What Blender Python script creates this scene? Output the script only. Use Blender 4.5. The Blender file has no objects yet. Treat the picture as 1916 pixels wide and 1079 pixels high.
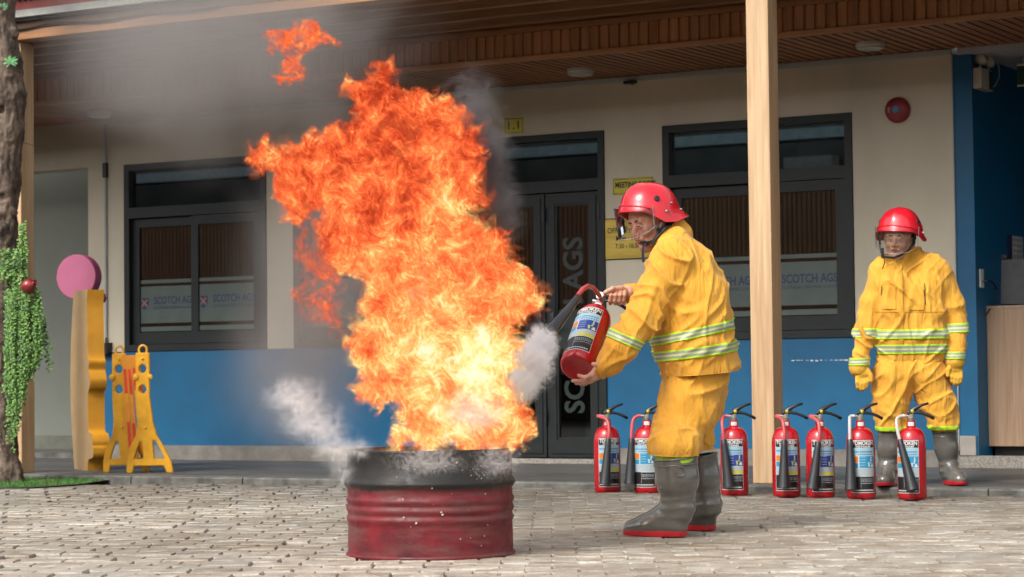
import bpy, bmesh, math, random
import numpy as np
import openvdb
from mathutils import Vector, Matrix
random.seed(7)
PI = math.pi
SC = bpy.context.scene
COL = SC.collection

# ------------------------------------------------------------------ camera
FPX = 4300.0
_pt, _rl, _th = math.radians(2.2337), math.radians(-0.6396), math.radians(30.2139)
_F = np.array([-math.sin(_th), math.cos(_th), 0]); _R = np.array([math.cos(_th), math.sin(_th), 0]); _U = np.array([0, 0, 1.0])
CF = _F*math.cos(_pt)+_U*math.sin(_pt); _u2 = _U*math.cos(_pt)-_F*math.sin(_pt)
CR = _R*math.cos(_rl)+_u2*math.sin(_rl); CU = -_R*math.sin(_rl)+_u2*math.cos(_rl)
CP = np.array([0, -15.369, 0.7])
cam = bpy.data.cameras.new('camera'); camo = bpy.data.objects.new('camera', cam); COL.objects.link(camo)
cam.lens = FPX/1916*36; cam.sensor_width = 36; cam.clip_start = 0.1; cam.clip_end = 400
m = Matrix(((CR[0], CU[0], -CF[0], CP[0]), (CR[1], CU[1], -CF[1], CP[1]), (CR[2], CU[2], -CF[2], CP[2]), (0, 0, 0, 1)))
camo.matrix_world = m
cam.dof.use_dof = True; cam.dof.focus_distance = 10.3; cam.dof.aperture_fstop = 6.3
SC.camera = camo

# ------------------------------------------------------------------ world, sun, exposure
SUN_EL, SUN_AZ = math.radians(43), math.radians(188)
w = bpy.data.worlds.new('World'); SC.world = w; w.use_nodes = True
nt = w.node_tree; nt.nodes.clear()
wo = nt.nodes.new('ShaderNodeOutputWorld'); wb = nt.nodes.new('ShaderNodeBackground')
sky = nt.nodes.new('ShaderNodeTexSky'); sky.sky_type = 'NISHITA'; sky.sun_disc = False
sky.sun_elevation = SUN_EL; sky.sun_rotation = SUN_AZ; sky.air_density = 1.0; sky.dust_density = 4.0
hs = nt.nodes.new('ShaderNodeHueSaturation'); hs.inputs['Saturation'].default_value = 0.22
nt.links.new(sky.outputs[0], hs.inputs['Color']); nt.links.new(hs.outputs[0], wb.inputs[0]); nt.links.new(wb.outputs[0], wo.inputs[0])
wb.inputs[1].default_value = 0.15
sl = bpy.data.lights.new('sun', 'SUN'); sl.energy = 1.15; sl.angle = math.radians(16); sl.color = (1, 0.965, 0.91)
so = bpy.data.objects.new('sun', sl); COL.objects.link(so)
sd = Vector((math.sin(SUN_AZ)*math.cos(SUN_EL), math.cos(SUN_AZ)*math.cos(SUN_EL), math.sin(SUN_EL)))  # towards the sun
so.rotation_euler = sd.to_track_quat('Z', 'Y').to_euler(); so.location = sd*30
SC.view_settings.view_transform = 'Standard'; SC.view_settings.look = 'None'
SC.view_settings.gamma = 1.0; SC.view_settings.exposure = 0.90
SC.view_settings.use_curve_mapping = False
SC.cycles.use_denoising = True
try: SC.cycles.denoiser = 'OPENIMAGEDENOISE'
except Exception: pass
SC.cycles.transparent_max_bounces = 24; SC.cycles.max_bounces = 9; SC.cycles.diffuse_bounces = 3
SC.cycles.glossy_bounces = 3; SC.cycles.transmission_bounces = 4; SC.cycles.volume_bounces = 7
SC.cycles.volume_step_rate = 1.5; SC.cycles.volume_max_steps = 96
SC.cycles.sample_clamp_indirect = 4.0; SC.cycles.use_adaptive_sampling = True; SC.cycles.adaptive_threshold = 0.02
SC.cycles.caustics_reflective = False; SC.cycles.caustics_refractive = False

# ------------------------------------------------------------------ picture -> place helpers
def ray(x, y): return CF+CR*(x-958)/FPX-CU*(y-539.5)/FPX
def onY(x, y, Y=0.0):
    d = ray(x, y); return CP+(Y-CP[1])/d[1]*d
def onZ(x, y, Z=0.0):
    d = ray(x, y); return CP+(Z-CP[2])/d[2]*d
def onX(x, y, X):
    d = ray(x, y); return CP+(X-CP[0])/d[0]*d
def J(x, y, dep): return CP+ray(x, y)*dep
def XY(x, y, Y=0.0):
    p = onY(x, y, Y); return float(p[0]), float(p[2])

# ------------------------------------------------------------------ materials
def lin(r, g=None, b=None):
    if g is None: r, g, b = r
    f = lambda c: (c/255/12.92 if c/255 <= 0.04045 else ((c/255+0.055)/1.055)**2.4)
    return (f(r), f(g), f(b))
def newmat(name):
    M = bpy.data.materials.new(name); M.use_nodes = True; N = M.node_tree; N.nodes.clear()
    out = N.nodes.new('ShaderNodeOutputMaterial'); return M, N, out
def nd(N, t, **kw):
    n = N.nodes.new(t)
    for k, v in kw.items():
        if k.startswith('i_'):
            key = k[2:]; key = int(key) if key.isdigit() else key.replace('_', ' ')
            n.inputs[key].default_value = v
        else: setattr(n, k, v)
    return n
def ramp(N, pts, interp='LINEAR'):
    r = N.nodes.new('ShaderNodeValToRGB'); r.color_ramp.interpolation = interp
    e = r.color_ramp.elements
    while len(e) > 1: e.remove(e[0])
    e[0].position = pts[0][0]; e[0].color = (*pts[0][1], 1)
    for p, c in pts[1:]:
        q = e.new(p); q.color = (*c, 1)
    return r
def mul(c, k): return tuple(max(0, min(1, a*k)) for a in c)
def mat(name, col, rough=0.6, metal=0.0, var=0.12, scale=8.0, bump=0.0, bscale=60.0, stretch=(1, 1, 1), col2=None, coat=0.0, spec=0.5, rvar=0.1, bdist=0.01, sheen=0.0, obj_rand=0.0, island=False):
    M, N, out = newmat(name); L = N.links.new
    b = nd(N, 'ShaderNodeBsdfPrincipled'); L(b.outputs[0], out.inputs[0])
    tc = nd(N, 'ShaderNodeTexCoord'); mp = nd(N, 'ShaderNodeMapping'); mp.inputs['Scale'].default_value = stretch
    L(tc.outputs['Object'], mp.inputs[0])
    n1 = nd(N, 'ShaderNodeTexNoise', i_Scale=scale, i_Detail=6.0, i_Roughness=0.6); L(mp.outputs[0], n1.inputs['Vector'])
    c2 = col2 or mul(col, 1-var*2.2)
    r = ramp(N, [(0.3, c2), (0.7, mul(col, 1+var))]); L(n1.outputs['Fac'], r.inputs[0])
    cur = r.outputs[0]
    if obj_rand:
        if island: rs = nd(N, 'ShaderNodeNewGeometry').outputs['Random Per Island']
        else: rs = nd(N, 'ShaderNodeObjectInfo').outputs['Random']
        mr = nd(N, 'ShaderNodeMapRange', i_3=1-obj_rand, i_4=1+obj_rand*0.6); L(rs, mr.inputs[0])
        mx = nd(N, 'ShaderNodeVectorMath', operation='SCALE'); L(cur, mx.inputs[0]); L(mr.outputs[0], mx.inputs['Scale']); cur = mx.outputs[0]
    L(cur, b.inputs['Base Color'])
    b.inputs['Metallic'].default_value = metal; b.inputs['Specular IOR Level'].default_value = spec
    if coat: b.inputs['Coat Weight'].default_value = coat; b.inputs['Coat Roughness'].default_value = 0.08
    if sheen: b.inputs['Sheen Weight'].default_value = sheen
    mr = nd(N, 'ShaderNodeMapRange', i_3=max(0, rough-rvar), i_4=min(1, rough+rvar)); L(n1.outputs['Fac'], mr.inputs[0]); L(mr.outputs[0], b.inputs['Roughness'])
    if bump:
        n2 = nd(N, 'ShaderNodeTexNoise', i_Scale=bscale, i_Detail=5.0); L(mp.outputs[0], n2.inputs['Vector'])
        bp = nd(N, 'ShaderNodeBump', i_Strength=bump, i_Distance=bdist); L(n2.outputs['Fac'], bp.inputs['Height']); L(bp.outputs[0], b.inputs['Normal'])
    return M
def woodmat(name, a, bcol, rough=0.5, axis='Z', scale=1.0, rnd=0.15):
    """grain stretched along one axis, fine pores, slow tone shift"""
    M, N, out = newmat(name); L = N.links.new
    b = nd(N, 'ShaderNodeBsdfPrincipled', i_Roughness=rough); L(b.outputs[0], out.inputs[0])
    tc = nd(N, 'ShaderNodeTexCoord'); oi = nd(N, 'ShaderNodeObjectInfo')
    ad = nd(N, 'ShaderNodeVectorMath', operation='ADD'); sc = nd(N, 'ShaderNodeVectorMath', operation='SCALE', i_Scale=37.0)
    cx = nd(N, 'ShaderNodeCombineXYZ'); L(oi.outputs['Random'], cx.inputs[0]); L(oi.outputs['Random'], cx.inputs[2])
    L(cx.outputs[0], sc.inputs[0]); L(tc.outputs['Object'], ad.inputs[0]); L(sc.outputs[0], ad.inputs[1])
    mp = nd(N, 'ShaderNodeMapping'); s = [14*scale]*3; s['XYZ'.index(axis)] = 0.9*scale; mp.inputs['Scale'].default_value = s
    L(ad.outputs[0], mp.inputs[0])
    n1 = nd(N, 'ShaderNodeTexNoise', i_Scale=1.3, i_Detail=8.0, i_Roughness=0.62, i_Distortion=0.9); L(mp.outputs[0], n1.inputs['Vector'])
    mp2 = nd(N, 'ShaderNodeMapping'); s = [110*scale]*3; s['XYZ'.index(axis)] = 3*scale; mp2.inputs['Scale'].default_value = s; L(ad.outputs[0], mp2.inputs[0])
    n2 = nd(N, 'ShaderNodeTexNoise', i_Scale=1.0, i_Detail=3.0); L(mp2.outputs[0], n2.inputs['Vector'])
    r = ramp(N, [(0.28, bcol), (0.46, mul(tuple((x+y)/2 for x, y in zip(a, bcol)), 1.0)), (0.66, a), (0.8, mul(a, 1.15))]); L(n1.outputs['Fac'], r.inputs[0])
    mr0 = nd(N, 'ShaderNodeMapRange', i_1=0.3, i_2=0.7, i_3=0.82, i_4=1.1); L(n2.outputs['Fac'], mr0.inputs[0])
    mr = nd(N, 'ShaderNodeMapRange', i_3=1-rnd, i_4=1+rnd); L(oi.outputs['Random'], mr.inputs[0])
    mm = nd(N, 'ShaderNodeMath', operation='MULTIPLY'); L(mr0.outputs[0], mm.inputs[0]); L(mr.outputs[0], mm.inputs[1])
    vs = nd(N, 'ShaderNodeVectorMath', operation='SCALE'); L(r.outputs[0], vs.inputs[0]); L(mm.outputs[0], vs.inputs['Scale']); L(vs.outputs[0], b.inputs['Base Color'])
    bp = nd(N, 'ShaderNodeBump', i_Strength=0.25, i_Distance=0.003); L(n2.outputs['Fac'], bp.inputs['Height']); L(bp.outputs[0], b.inputs['Normal'])
    return M
def glassmat(name, tint, gloss=1.0, rough=0.01, ior=1.5):
    """thin pane: fresnel mix of a mirror and a tinted transparent sheet"""
    M, N, out = newmat(name); L = N.links.new
    t = nd(N, 'ShaderNodeBsdfTransparent'); t.inputs[0].default_value = (*tint, 1)
    g = nd(N, 'ShaderNodeBsdfGlossy', i_Roughness=rough); g.inputs[0].default_value = (gloss, gloss, gloss, 1)
    fr = nd(N, 'ShaderNodeFresnel', i_IOR=ior); mx = nd(N, 'ShaderNodeMixShader')
    L(fr.outputs[0], mx.inputs[0]); L(t.outputs[0], mx.inputs[1]); L(g.outputs[0], mx.inputs[2]); L(mx.outputs[0], out.inputs[0])
    return M

# ------------------------------------------------------------------ mesh helpers
class MB:
    def __init__(s): s.v = []; s.f = []; s.m = []
    def add(s, vs, fs, mi=0):
        o = len(s.v); s.v += [tuple(map(float, p)) for p in vs]; s.f += [tuple(i+o for i in f) for f in fs]; s.m += [mi]*len(fs); return s
    def box(s, x0, x1, y0, y1, z0, z1, mi=0, bev=0.0):
        if bev <= 0:
            vs = [(x, y, z) for x in (x0, x1) for y in (y0, y1) for z in (z0, z1)]
            return s.add(vs, [(0, 1, 3, 2), (4, 6, 7, 5), (0, 4, 5, 1), (2, 3, 7, 6), (0, 2, 6, 4), (1, 5, 7, 3)], mi)
        bm = bmesh.new(); r = bmesh.ops.create_cube(bm, size=1)
        for v in bm.verts: v.co = Vector(((x0+x1)/2+v.co.x*(x1-x0), (y0+y1)/2+v.co.y*(y1-y0), (z0+z1)/2+v.co.z*(z1-z0)))
        bmesh.ops.bevel(bm, geom=bm.edges[:], offset=bev, segments=2, affect='EDGES', profile=0.6)
        bm.verts.index_update(); s.add([v.co[:] for v in bm.verts], [tuple(v.index for v in f.verts) for f in bm.faces], mi); bm.free(); return s
    def lathe(s, prof, n=32, c=(0, 0, 0), mi=0, M=None, a0=0, a1=2*PI):
        full = abs(a1-a0-2*PI) < 1e-6; k = n if full else n+1; vs = []
        for i in range(k):
            a = a0+(a1-a0)*i/n
            for r, z in prof:
                p = Vector((r*math.cos(a), r*math.sin(a), z))
                if M is not None: p = M @ p
                vs.append((p.x+c[0], p.y+c[1], p.z+c[2]))
        P = len(prof); fs = []
        for i in range(n):
            j = (i+1) % k
            for q in range(P-1): fs.append((i*P+q, j*P+q, j*P+q+1, i*P+q+1))
        return s.add(vs, fs, mi)
    def tube(s, pts, rad, n=10, mi=0, caps=True, flat=None):
        pts = [Vector(p) for p in pts]; m_ = len(pts)
        rad = [rad]*m_ if not hasattr(rad, '__len__') else rad
        up = None; vs = []
        for i, p in enumerate(pts):
            t = (pts[min(i+1, m_-1)]-pts[max(i-1, 0)]).normalized()
            if up is None:
                up = Vector((0, 0, 1)) if abs(t.z) < 0.9 else Vector((1, 0, 0))
            a = t.cross(up); a.normalize(); b = a.cross(t); up = b
            ry = rad[i]*(flat if flat else 1)
            for q in range(n):
                an = 2*PI*q/n; vs.append(p+a*math.cos(an)*rad[i]+b*math.sin(an)*ry)
        fs = [(i*n+q, i*n+(q+1) % n, (i+1)*n+(q+1) % n, (i+1)*n+q) for i in range(m_-1) for q in range(n)]
        if caps: fs += [tuple(range(n-1, -1, -1)), tuple((m_-1)*n+q for q in range(n))]
        return s.add(vs, fs, mi)
    def prism(s, poly, fr, to, mi=0):
        """poly: list of 2D pts; fr/to: functions 2D->3D for the two caps"""
        n = len(poly); vs = [fr(p) for p in poly]+[to(p) for p in poly]
        fs = [tuple(range(n-1, -1, -1)), tuple(range(n, 2*n))]+[(i, (i+1) % n, n+(i+1) % n, n+i) for i in range(n)]
        return s.add(vs, fs, mi)
    def mesh(s, name, mats, smooth=False, ang=None):
        me = bpy.data.meshes.new(name); me.from_pydata(s.v, [], s.f)
        for M in (mats if isinstance(mats, (list, tuple)) else [mats]): me.materials.append(M)
        if any(s.m): me.polygons.foreach_set('material_index', s.m)
        if smooth: me.polygons.foreach_set('use_smooth', [True]*len(s.f))
        bm = bmesh.new(); bm.from_mesh(me); bmesh.ops.recalc_face_normals(bm, faces=bm.faces); bm.to_mesh(me); bm.free()
        me.update()
        if smooth and ang:
            try: me.set_sharp_from_angle(angle=math.radians(ang))
            except Exception: pass
        return me
    def build(s, name, mats, parent=None, smooth=False, ang=40, loc=None):
        return link(name, s.mesh(name, mats, smooth, ang), parent, loc)
def link(name, me, parent=None, loc=None):
    o = bpy.data.objects.new(name, me); COL.objects.link(o)
    if parent is not None: o.parent = parent
    if loc is not None: o.location = loc
    return o
def thing(name, label, cat, loc=(0, 0, 0), rz=0, group=None):
    o = bpy.data.objects.new(name, None); COL.objects.link(o); o.location = loc; o.rotation_euler = (0, 0, rz)
    o.empty_display_size = 0.1; o['label'] = label; o['category'] = cat
    if group: o['group'] = group
    return o
def tag(o, label=None, cat=None, group=None, kind=None):
    for k, v in (('label', label), ('category', cat), ('group', group), ('kind', kind)):
        if v: o[k] = v
    return o
def struct(o, label=None): o['kind'] = 'structure'; return o
def stuff(o, label=None, cat=None):
    o['kind'] = 'stuff'
    if label: o['label'] = label
    if cat: o['category'] = cat
    return o
def copy_tree(o, parent=None):
    c = o.copy(); COL.objects.link(c)
    if parent is not None: c.parent = parent; c.matrix_parent_inverse = o.matrix_parent_inverse.copy()
    for ch in [q for q in bpy.data.objects if q.parent == o]: copy_tree(ch, c)
    return c
def npmesh(name, V, F, mats, smooth=True):
    me = bpy.data.meshes.new(name); me.vertices.add(len(V)); me.vertices.foreach_set('co', np.asarray(V, np.float32).ravel())
    F = np.asarray(F, np.int32); n = len(F); k = F.shape[1]
    me.loops.add(n*k); me.loops.foreach_set('vertex_index', F.ravel()); me.polygons.add(n)
    me.polygons.foreach_set('loop_start', np.arange(n, dtype=np.int32)*k)
    if smooth: me.polygons.foreach_set('use_smooth', np.ones(n, bool))
    for M in (mats if isinstance(mats, (list, tuple)) else [mats]): me.materials.append(M)
    me.update(calc_edges=True); me.validate(); return me
def text_geo(s, size, ax='CENTER', bold=0.0, sx=1.0, spacing=1.0):
    cu = bpy.data.curves.new('t', 'FONT'); cu.body = s; cu.size = size; cu.align_x = ax; cu.align_y = 'CENTER'; cu.offset = bold; cu.space_character = spacing
    cu.resolution_u = 3
    o = bpy.data.objects.new('t', cu); COL.objects.link(o)
    dg = bpy.context.evaluated_depsgraph_get(); dg.update(); me = bpy.data.meshes.new_from_object(o.evaluated_get(dg))
    vs = [(v.co.x*sx, v.co.y) for v in me.vertices]; fs = [tuple(p.vertices) for p in me.polygons]
    bpy.data.objects.remove(o); bpy.data.curves.remove(cu); bpy.data.meshes.remove(me)
    return vs, fs
def text_part(name, s, size, place, M, parent=None, **kw):
    vs, fs = text_geo(s, size, **kw); mb = MB(); mb.add([place(p) for p in vs], fs)
    me = bpy.data.meshes.new(name); me.from_pydata(mb.v, [], mb.f); me.materials.append(M); return link(name, me, parent)

# numpy noise ---------------------------------------------------------------
def vnoise(x, y, seed):
    r = np.random.RandomState(seed); N = 64; g = r.rand(N, N)*2*np.pi; gx, gy = np.cos(g), np.sin(g)
    xi = np.floor(x).astype(int); yi = np.floor(y).astype(int); fx = x-xi; fy = y-yi
    u = fx*fx*fx*(fx*(fx*6-15)+10); v = fy*fy*fy*(fy*(fy*6-15)+10)
    def d(i, j):
        a = (xi+i) % N; b = (yi+j) % N
        return gx[a, b]*(fx-i)+gy[a, b]*(fy-j)
    return ((d(0, 0)*(1-u)+d(1, 0)*u)*(1-v)+(d(0, 1)*(1-u)+d(1, 1)*u)*v)*1.5
def vnoise3(p, seed):
    r = np.random.RandomState(seed); N = 32; G = r.randn(N, N, N, 3); G /= np.linalg.norm(G, axis=-1, keepdims=True)
    i0 = np.floor(p).astype(int); f = p-i0; u = f*f*f*(f*(f*6-15)+10); out = 0
    for a in (0, 1):
        for b in (0, 1):
            for c in (0, 1):
                g = G[(i0[:, 0]+a) % N, (i0[:, 1]+b) % N, (i0[:, 2]+c) % N]
                dd = (g*(f-np.array([a, b, c]))).sum(1)
                out = out+dd*(u[:, 0] if a else 1-u[:, 0])*(u[:, 1] if b else 1-u[:, 1])*(u[:, 2] if c else 1-u[:, 2])
    return out*1.5
def ss(a, b, x): t = np.clip((x-a)/(b-a), 0, 1); return t*t*(3-2*t)

# signed distance modelling --------------------------------------------------
def sdf_mesh(name, prims, h, mats, origin=(0, 0, 0), k=0.02, fold=None):
    """prims: ('c',A,B,ra,rb[,k]) tapered capsule, ('e',C,(rx,ry,rz)[,k]) ellipsoid, ('-',C,r,k) carved sphere; one skin over all"""
    O = np.array(origin, float); lo = np.full(3, 1e9); hi = -lo
    for q in prims:
        if q[0] == 'c':
            for P, r in ((q[1], q[3]), (q[2], q[4])): lo = np.minimum(lo, np.array(P)-O-r); hi = np.maximum(hi, np.array(P)-O+r)
        elif q[0] == 'e': lo = np.minimum(lo, np.array(q[1])-O-np.array(q[2])); hi = np.maximum(hi, np.array(q[1])-O+np.array(q[2]))
    lo -= 4*h; hi += 4*h; n = np.ceil((hi-lo)/h).astype(int)+1
    A = np.full(n, 0.3, np.float32)
    ax = [lo[i]+h*np.arange(n[i]) for i in range(3)]
    for q in prims:
        kk = q[-1] if (q[0] == 'c' and len(q) > 5) or (q[0] == 'e' and len(q) > 3) or q[0] == '-' else k
        if q[0] == 'c':
            a, b = np.array(q[1])-O, np.array(q[2])-O; R = max(q[3], q[4]); l, u = np.minimum(a, b)-R-kk-3*h, np.maximum(a, b)+R+kk+3*h
        elif q[0] == 'e': a = np.array(q[1])-O; R = np.array(q[2]); l, u = a-R-kk-3*h, a+R+kk+3*h
        else: a = np.array(q[1])-O; l, u = a-q[2]-kk-2*h, a+q[2]+kk+2*h
        i0 = np.clip(((l-lo)/h).astype(int), 0, n); i1 = np.clip(((u-lo)/h).astype(int)+1, 0, n)
        if (i1 <= i0).any(): continue
        X = ax[0][i0[0]:i1[0], None, None]; Y = ax[1][None, i0[1]:i1[1], None]; Z = ax[2][None, None, i0[2]:i1[2]]
        if q[0] == 'c':
            d = b-a; L = max((d*d).sum(), 1e-9); t = np.clip(((X-a[0])*d[0]+(Y-a[1])*d[1]+(Z-a[2])*d[2])/L, 0, 1)
            D = np.sqrt((X-a[0]-t*d[0])**2+(Y-a[1]-t*d[1])**2+(Z-a[2]-t*d[2])**2)-(q[3]+(q[4]-q[3])*t)
        elif q[0] == 'e':
            k0 = np.sqrt(((X-a[0])/R[0])**2+((Y-a[1])/R[1])**2+((Z-a[2])/R[2])**2); k1 = np.sqrt(((X-a[0])/R[0]**2)**2+((Y-a[1])/R[1]**2)**2+((Z-a[2])/R[2]**2)**2)
            D = k0*(k0-1)/np.maximum(k1, 1e-6)
        else: D = q[2]-np.sqrt((X-a[0])**2+(Y-a[1])**2+(Z-a[2])**2)
        S = A[i0[0]:i1[0], i0[1]:i1[1], i0[2]:i1[2]]
        if q[0] == '-':
            hh = np.clip(0.5-0.5*(S-D)/kk, 0, 1); S[:] = S+(D-S)*hh+kk*hh*(1-hh)
        else:
            hh = np.clip(0.5+0.5*(S-D)/kk, 0, 1); S[:] = S+(D-S)*hh-kk*hh*(1-hh)
    g = openvdb.FloatGrid(3*h); g.copyFromArray(np.clip(A, -3*h, 3*h))
    P, Q = g.convertToQuads(isovalue=0.0)[:2]
    V = P*h+lo; F = np.array(Q)[:, ::-1]
    me = npmesh(name, V, F, mats)
    Nn = np.empty(len(V)*3, np.float32); me.vertices.foreach_get('normal', Nn); Nn = Nn.reshape(-1, 3)
    c = V.mean(0)
    if ((V-c)*Nn).sum() < 0:
        bm = bmesh.new(); bm.from_mesh(me); bmesh.ops.reverse_faces(bm, faces=bm.faces); bm.to_mesh(me); bm.free(); Nn = -Nn
    if fold is not None:
        V = V+Nn*fold(V+O)[:, None]; me.vertices.foreach_set('co', V.astype(np.float32).ravel()); me.update()
    return me
def clip_patch(name, me, planes, off, M, origin, keep=None, tcoord=None):
    """a strip of cloth lying on another: cut by planes (point, normal: the normal side is dropped) and lifted by off"""
    bm = bmesh.new(); bm.from_mesh(me); O = Vector(origin)
    for p, n in planes:
        bmesh.ops.bisect_plane(bm, geom=bm.verts[:]+bm.edges[:]+bm.faces[:], plane_co=Vector(p)-O, plane_no=Vector(n), clear_outer=True)
    if keep is not None:
        kill = [f for f in bm.faces if not keep(f.calc_center_median()+O)]
        bmesh.ops.delete(bm, geom=kill, context='FACES')
    bm.normal_update()
    for v in bm.verts: v.co += v.normal*off
    ext = bmesh.ops.extrude_face_region(bm, geom=bm.faces[:])
    # the extruded copy stays put as the underside; move the new top out slightly
    top = [g for g in ext['geom'] if isinstance(g, bmesh.types.BMVert)]
    for v in top: v.co += v.normal*0.0015
    uv = bm.loops.layers.uv.new('t') if tcoord else None
    if uv:
        for f in bm.faces:
            for l in f.loops: l[uv].uv = (0.5, tcoord(np.array((l.vert.co+O)[:])))
    m2 = bpy.data.meshes.new(name); bm.to_mesh(m2); bm.free()
    m2.polygons.foreach_set('use_smooth', [True]*len(m2.polygons)); m2.materials.clear(); m2.materials.append(M)
    return m2

# ================================================================== materials
m_cream = mat('cream_paint', (0.64, 0.57, 0.44), 0.75, var=0.09, scale=1.1, stretch=(1, 1, .5), bump=0.08, bscale=180)
m_greyw = mat('grey_paint', (0.24, 0.25, 0.21), 0.75, var=0.06, scale=1.2, bump=0.06, bscale=150)
m_blue = mat('blue_paint', (0.001, 0.102, 0.225), 0.5, var=0.12, scale=1.4, bump=0.05, bscale=160)
m_skirt = mat('stone_tile', (0.20, 0.185, 0.16), 0.6, var=0.16, scale=9)
m_ceilgrey = mat('ceiling_grey', (0.45, 0.46, 0.47), 0.8, var=0.04)
m_frame = mat('dark_aluminium', (0.014, 0.018, 0.017), 0.45, var=0.1, scale=20, spec=0.35)
m_glass = glassmat('window_glass', (0.42, 0.5, 0.48), 1.0, ior=2.1)
m_film = mat('frosted_film', (0.085, 0.108, 0.097), 0.35, var=0.05)
m_navy = mat('navy_print', (0.015, 0.03, 0.09), 0.5, var=0.0)
m_film_grn = mat('pale_green_film', (0.017, 0.028, 0.024), 0.4, var=0.05)
m_room = mat('unlit_interior', (0.05, 0.055, 0.05), 0.9)  # indoor darkness is put into this near-black colour
m_black = mat('black_plastic', (0.012, 0.012, 0.013), 0.4, var=0.1, scale=30)
m_white = mat('white_plastic', (0.62, 0.61, 0.56), 0.45, var=0.04)
m_conduit = mat('conduit', (0.42, 0.44, 0.42), 0.5, var=0.05)
m_brass = mat('brass_plate', (0.62, 0.44, 0.09), 0.33, metal=0.55, var=0.12, scale=3, stretch=(1, 1, 6))
m_ylwplate = mat('yellow_plate', (0.50, 0.42, 0.03), 0.35, metal=0.25, var=0.1, scale=4)
m_ink = mat('black_ink', (0.01, 0.009, 0.008), 0.5, var=0.0)
m_soffit = woodmat('soffit_wood', (0.40, 0.175, 0.078), (0.24, 0.09, 0.038), 0.55, 'Y')
m_fascia = woodmat('fascia_wood', (0.50, 0.235, 0.10), (0.33, 0.135, 0.052), 0.5, 'Z')
m_trim = woodmat('trim_wood', (0.46, 0.215, 0.085), (0.30, 0.125, 0.05), 0.5, 'X')
m_beam = woodmat('beam_wood', (0.34, 0.17, 0.08), (0.20, 0.09, 0.04), 0.6, 'X')
m_post = woodmat('post_wood', (0.60, 0.415, 0.24), (0.45, 0.27, 0.135), 0.55, 'Z', 0.8)
m_dark = mat('shadow_gap', (0.03, 0.02, 0.015), 0.9)
m_curb = mat('curb_concrete', (0.13, 0.125, 0.11), 0.8, var=0.3, scale=9, bump=0.5, bscale=50)
m_cwood = woodmat('counter_wood', (0.47, 0.315, 0.20), (0.33, 0.205, 0.125), 0.42, 'Z', 0.9)
m_pebble = mat('pebble_wash', (0.36, 0.33, 0.28), 0.8, var=0.4, scale=120, bump=0.9, bscale=150, col2=(0.10, 0.09, 0.075))

HP = 0.045                    # platform height
YE = -2.65                    # platform edge
HC = 2.965                    # porch ceiling
ZT, ZS, ZB = 2.572, 0.963, 0.166   # opening tops, sills, top of skirting

# ================================================================== ground
g = MB(); g.box(-300, 300, -120, 300, -0.5, -0.055)
struct(g.build('ground', mat('sand_bed', (0.035, 0.03, 0.024), 0.9, var=0.2, scale=30)))

def pavermat(name, island):
    M, N, out = newmat(name); L = N.links.new
    b = nd(N, 'ShaderNodeBsdfPrincipled'); L(b.outputs[0], out.inputs[0])
    geo = nd(N, 'ShaderNodeNewGeometry'); rs = geo.outputs['Random Per Island'] if island else nd(N, 'ShaderNodeObjectInfo').outputs['Random']
    n1 = nd(N, 'ShaderNodeTexNoise', i_Scale=0.7, i_Detail=5.0, i_Roughness=0.6); L(geo.outputs['Position'], n1.inputs['Vector'])
    n2 = nd(N, 'ShaderNodeTexNoise', i_Scale=55.0, i_Detail=6.0, i_Roughness=0.7); L(geo.outputs['Position'], n2.inputs['Vector'])
    n3 = nd(N, 'ShaderNodeTexNoise', i_Scale=9.0, i_Detail=5.0); L(geo.outputs['Position'], n3.inputs['Vector'])
    r1 = ramp(N, [(0.0, (0.38, 0.325, 0.255)), (0.35, (0.47, 0.41, 0.335)), (0.6, (0.50, 0.455, 0.39)), (0.85, (0.42, 0.39, 0.34)), (1.0, (0.56, 0.51, 0.43))]); L(rs, r1.inputs[0])
    r2 = ramp(N, [(0.33, (0.62, 0.60, 0.56)), (0.62, (1.0, 1.0, 1.0))]); L(n1.outputs['Fac'], r2.inputs[0])
    r3 = ramp(N, [(0.3, (0.66, 0.63, 0.6)), (0.6, (1.0, 1.0, 1.0))]); L(n3.outputs['Fac'], r3.inputs[0])
    r4 = ramp(N, [(0.36, (0.7, 0.68, 0.66)), (0.55, (1.0, 1.0, 1.0)), (0.75, (1.12, 1.12, 1.1))]); L(n2.outputs['Fac'], r4.inputs[0])
    # stones turn darker towards the platform step, with an uneven edge
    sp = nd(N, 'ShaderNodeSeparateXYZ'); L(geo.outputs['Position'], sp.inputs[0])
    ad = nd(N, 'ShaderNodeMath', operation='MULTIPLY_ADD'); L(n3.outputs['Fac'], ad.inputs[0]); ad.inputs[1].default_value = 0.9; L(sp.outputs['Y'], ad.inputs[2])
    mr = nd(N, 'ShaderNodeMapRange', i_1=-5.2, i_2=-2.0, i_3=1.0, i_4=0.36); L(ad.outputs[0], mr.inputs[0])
    cur = r1.outputs[0]
    for r in (r2, r3, r4):
        mx = nd(N, 'ShaderNodeMix', data_type='RGBA', blend_type='MULTIPLY'); mx.inputs[0].default_value = 1
        L(cur, mx.inputs[6]); L(r.outputs[0], mx.inputs[7]); cur = mx.outputs[2]
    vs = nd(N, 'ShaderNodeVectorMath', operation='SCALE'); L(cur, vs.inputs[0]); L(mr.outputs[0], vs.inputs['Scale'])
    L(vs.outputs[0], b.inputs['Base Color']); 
    rr = nd(N, 'ShaderNodeMapRange', i_1=0.35, i_2=0.65, i_3=0.42, i_4=0.75); L(n3.outputs['Fac'], rr.inputs[0]); L(rr.outputs[0], b.inputs['Roughness'])
    bp = nd(N, 'ShaderNodeBump', i_Strength=0.5, i_Distance=0.004); L(n2.outputs['Fac'], bp.inputs['Height']); L(bp.outputs[0], b.inputs['Normal'])
    return M
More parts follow.
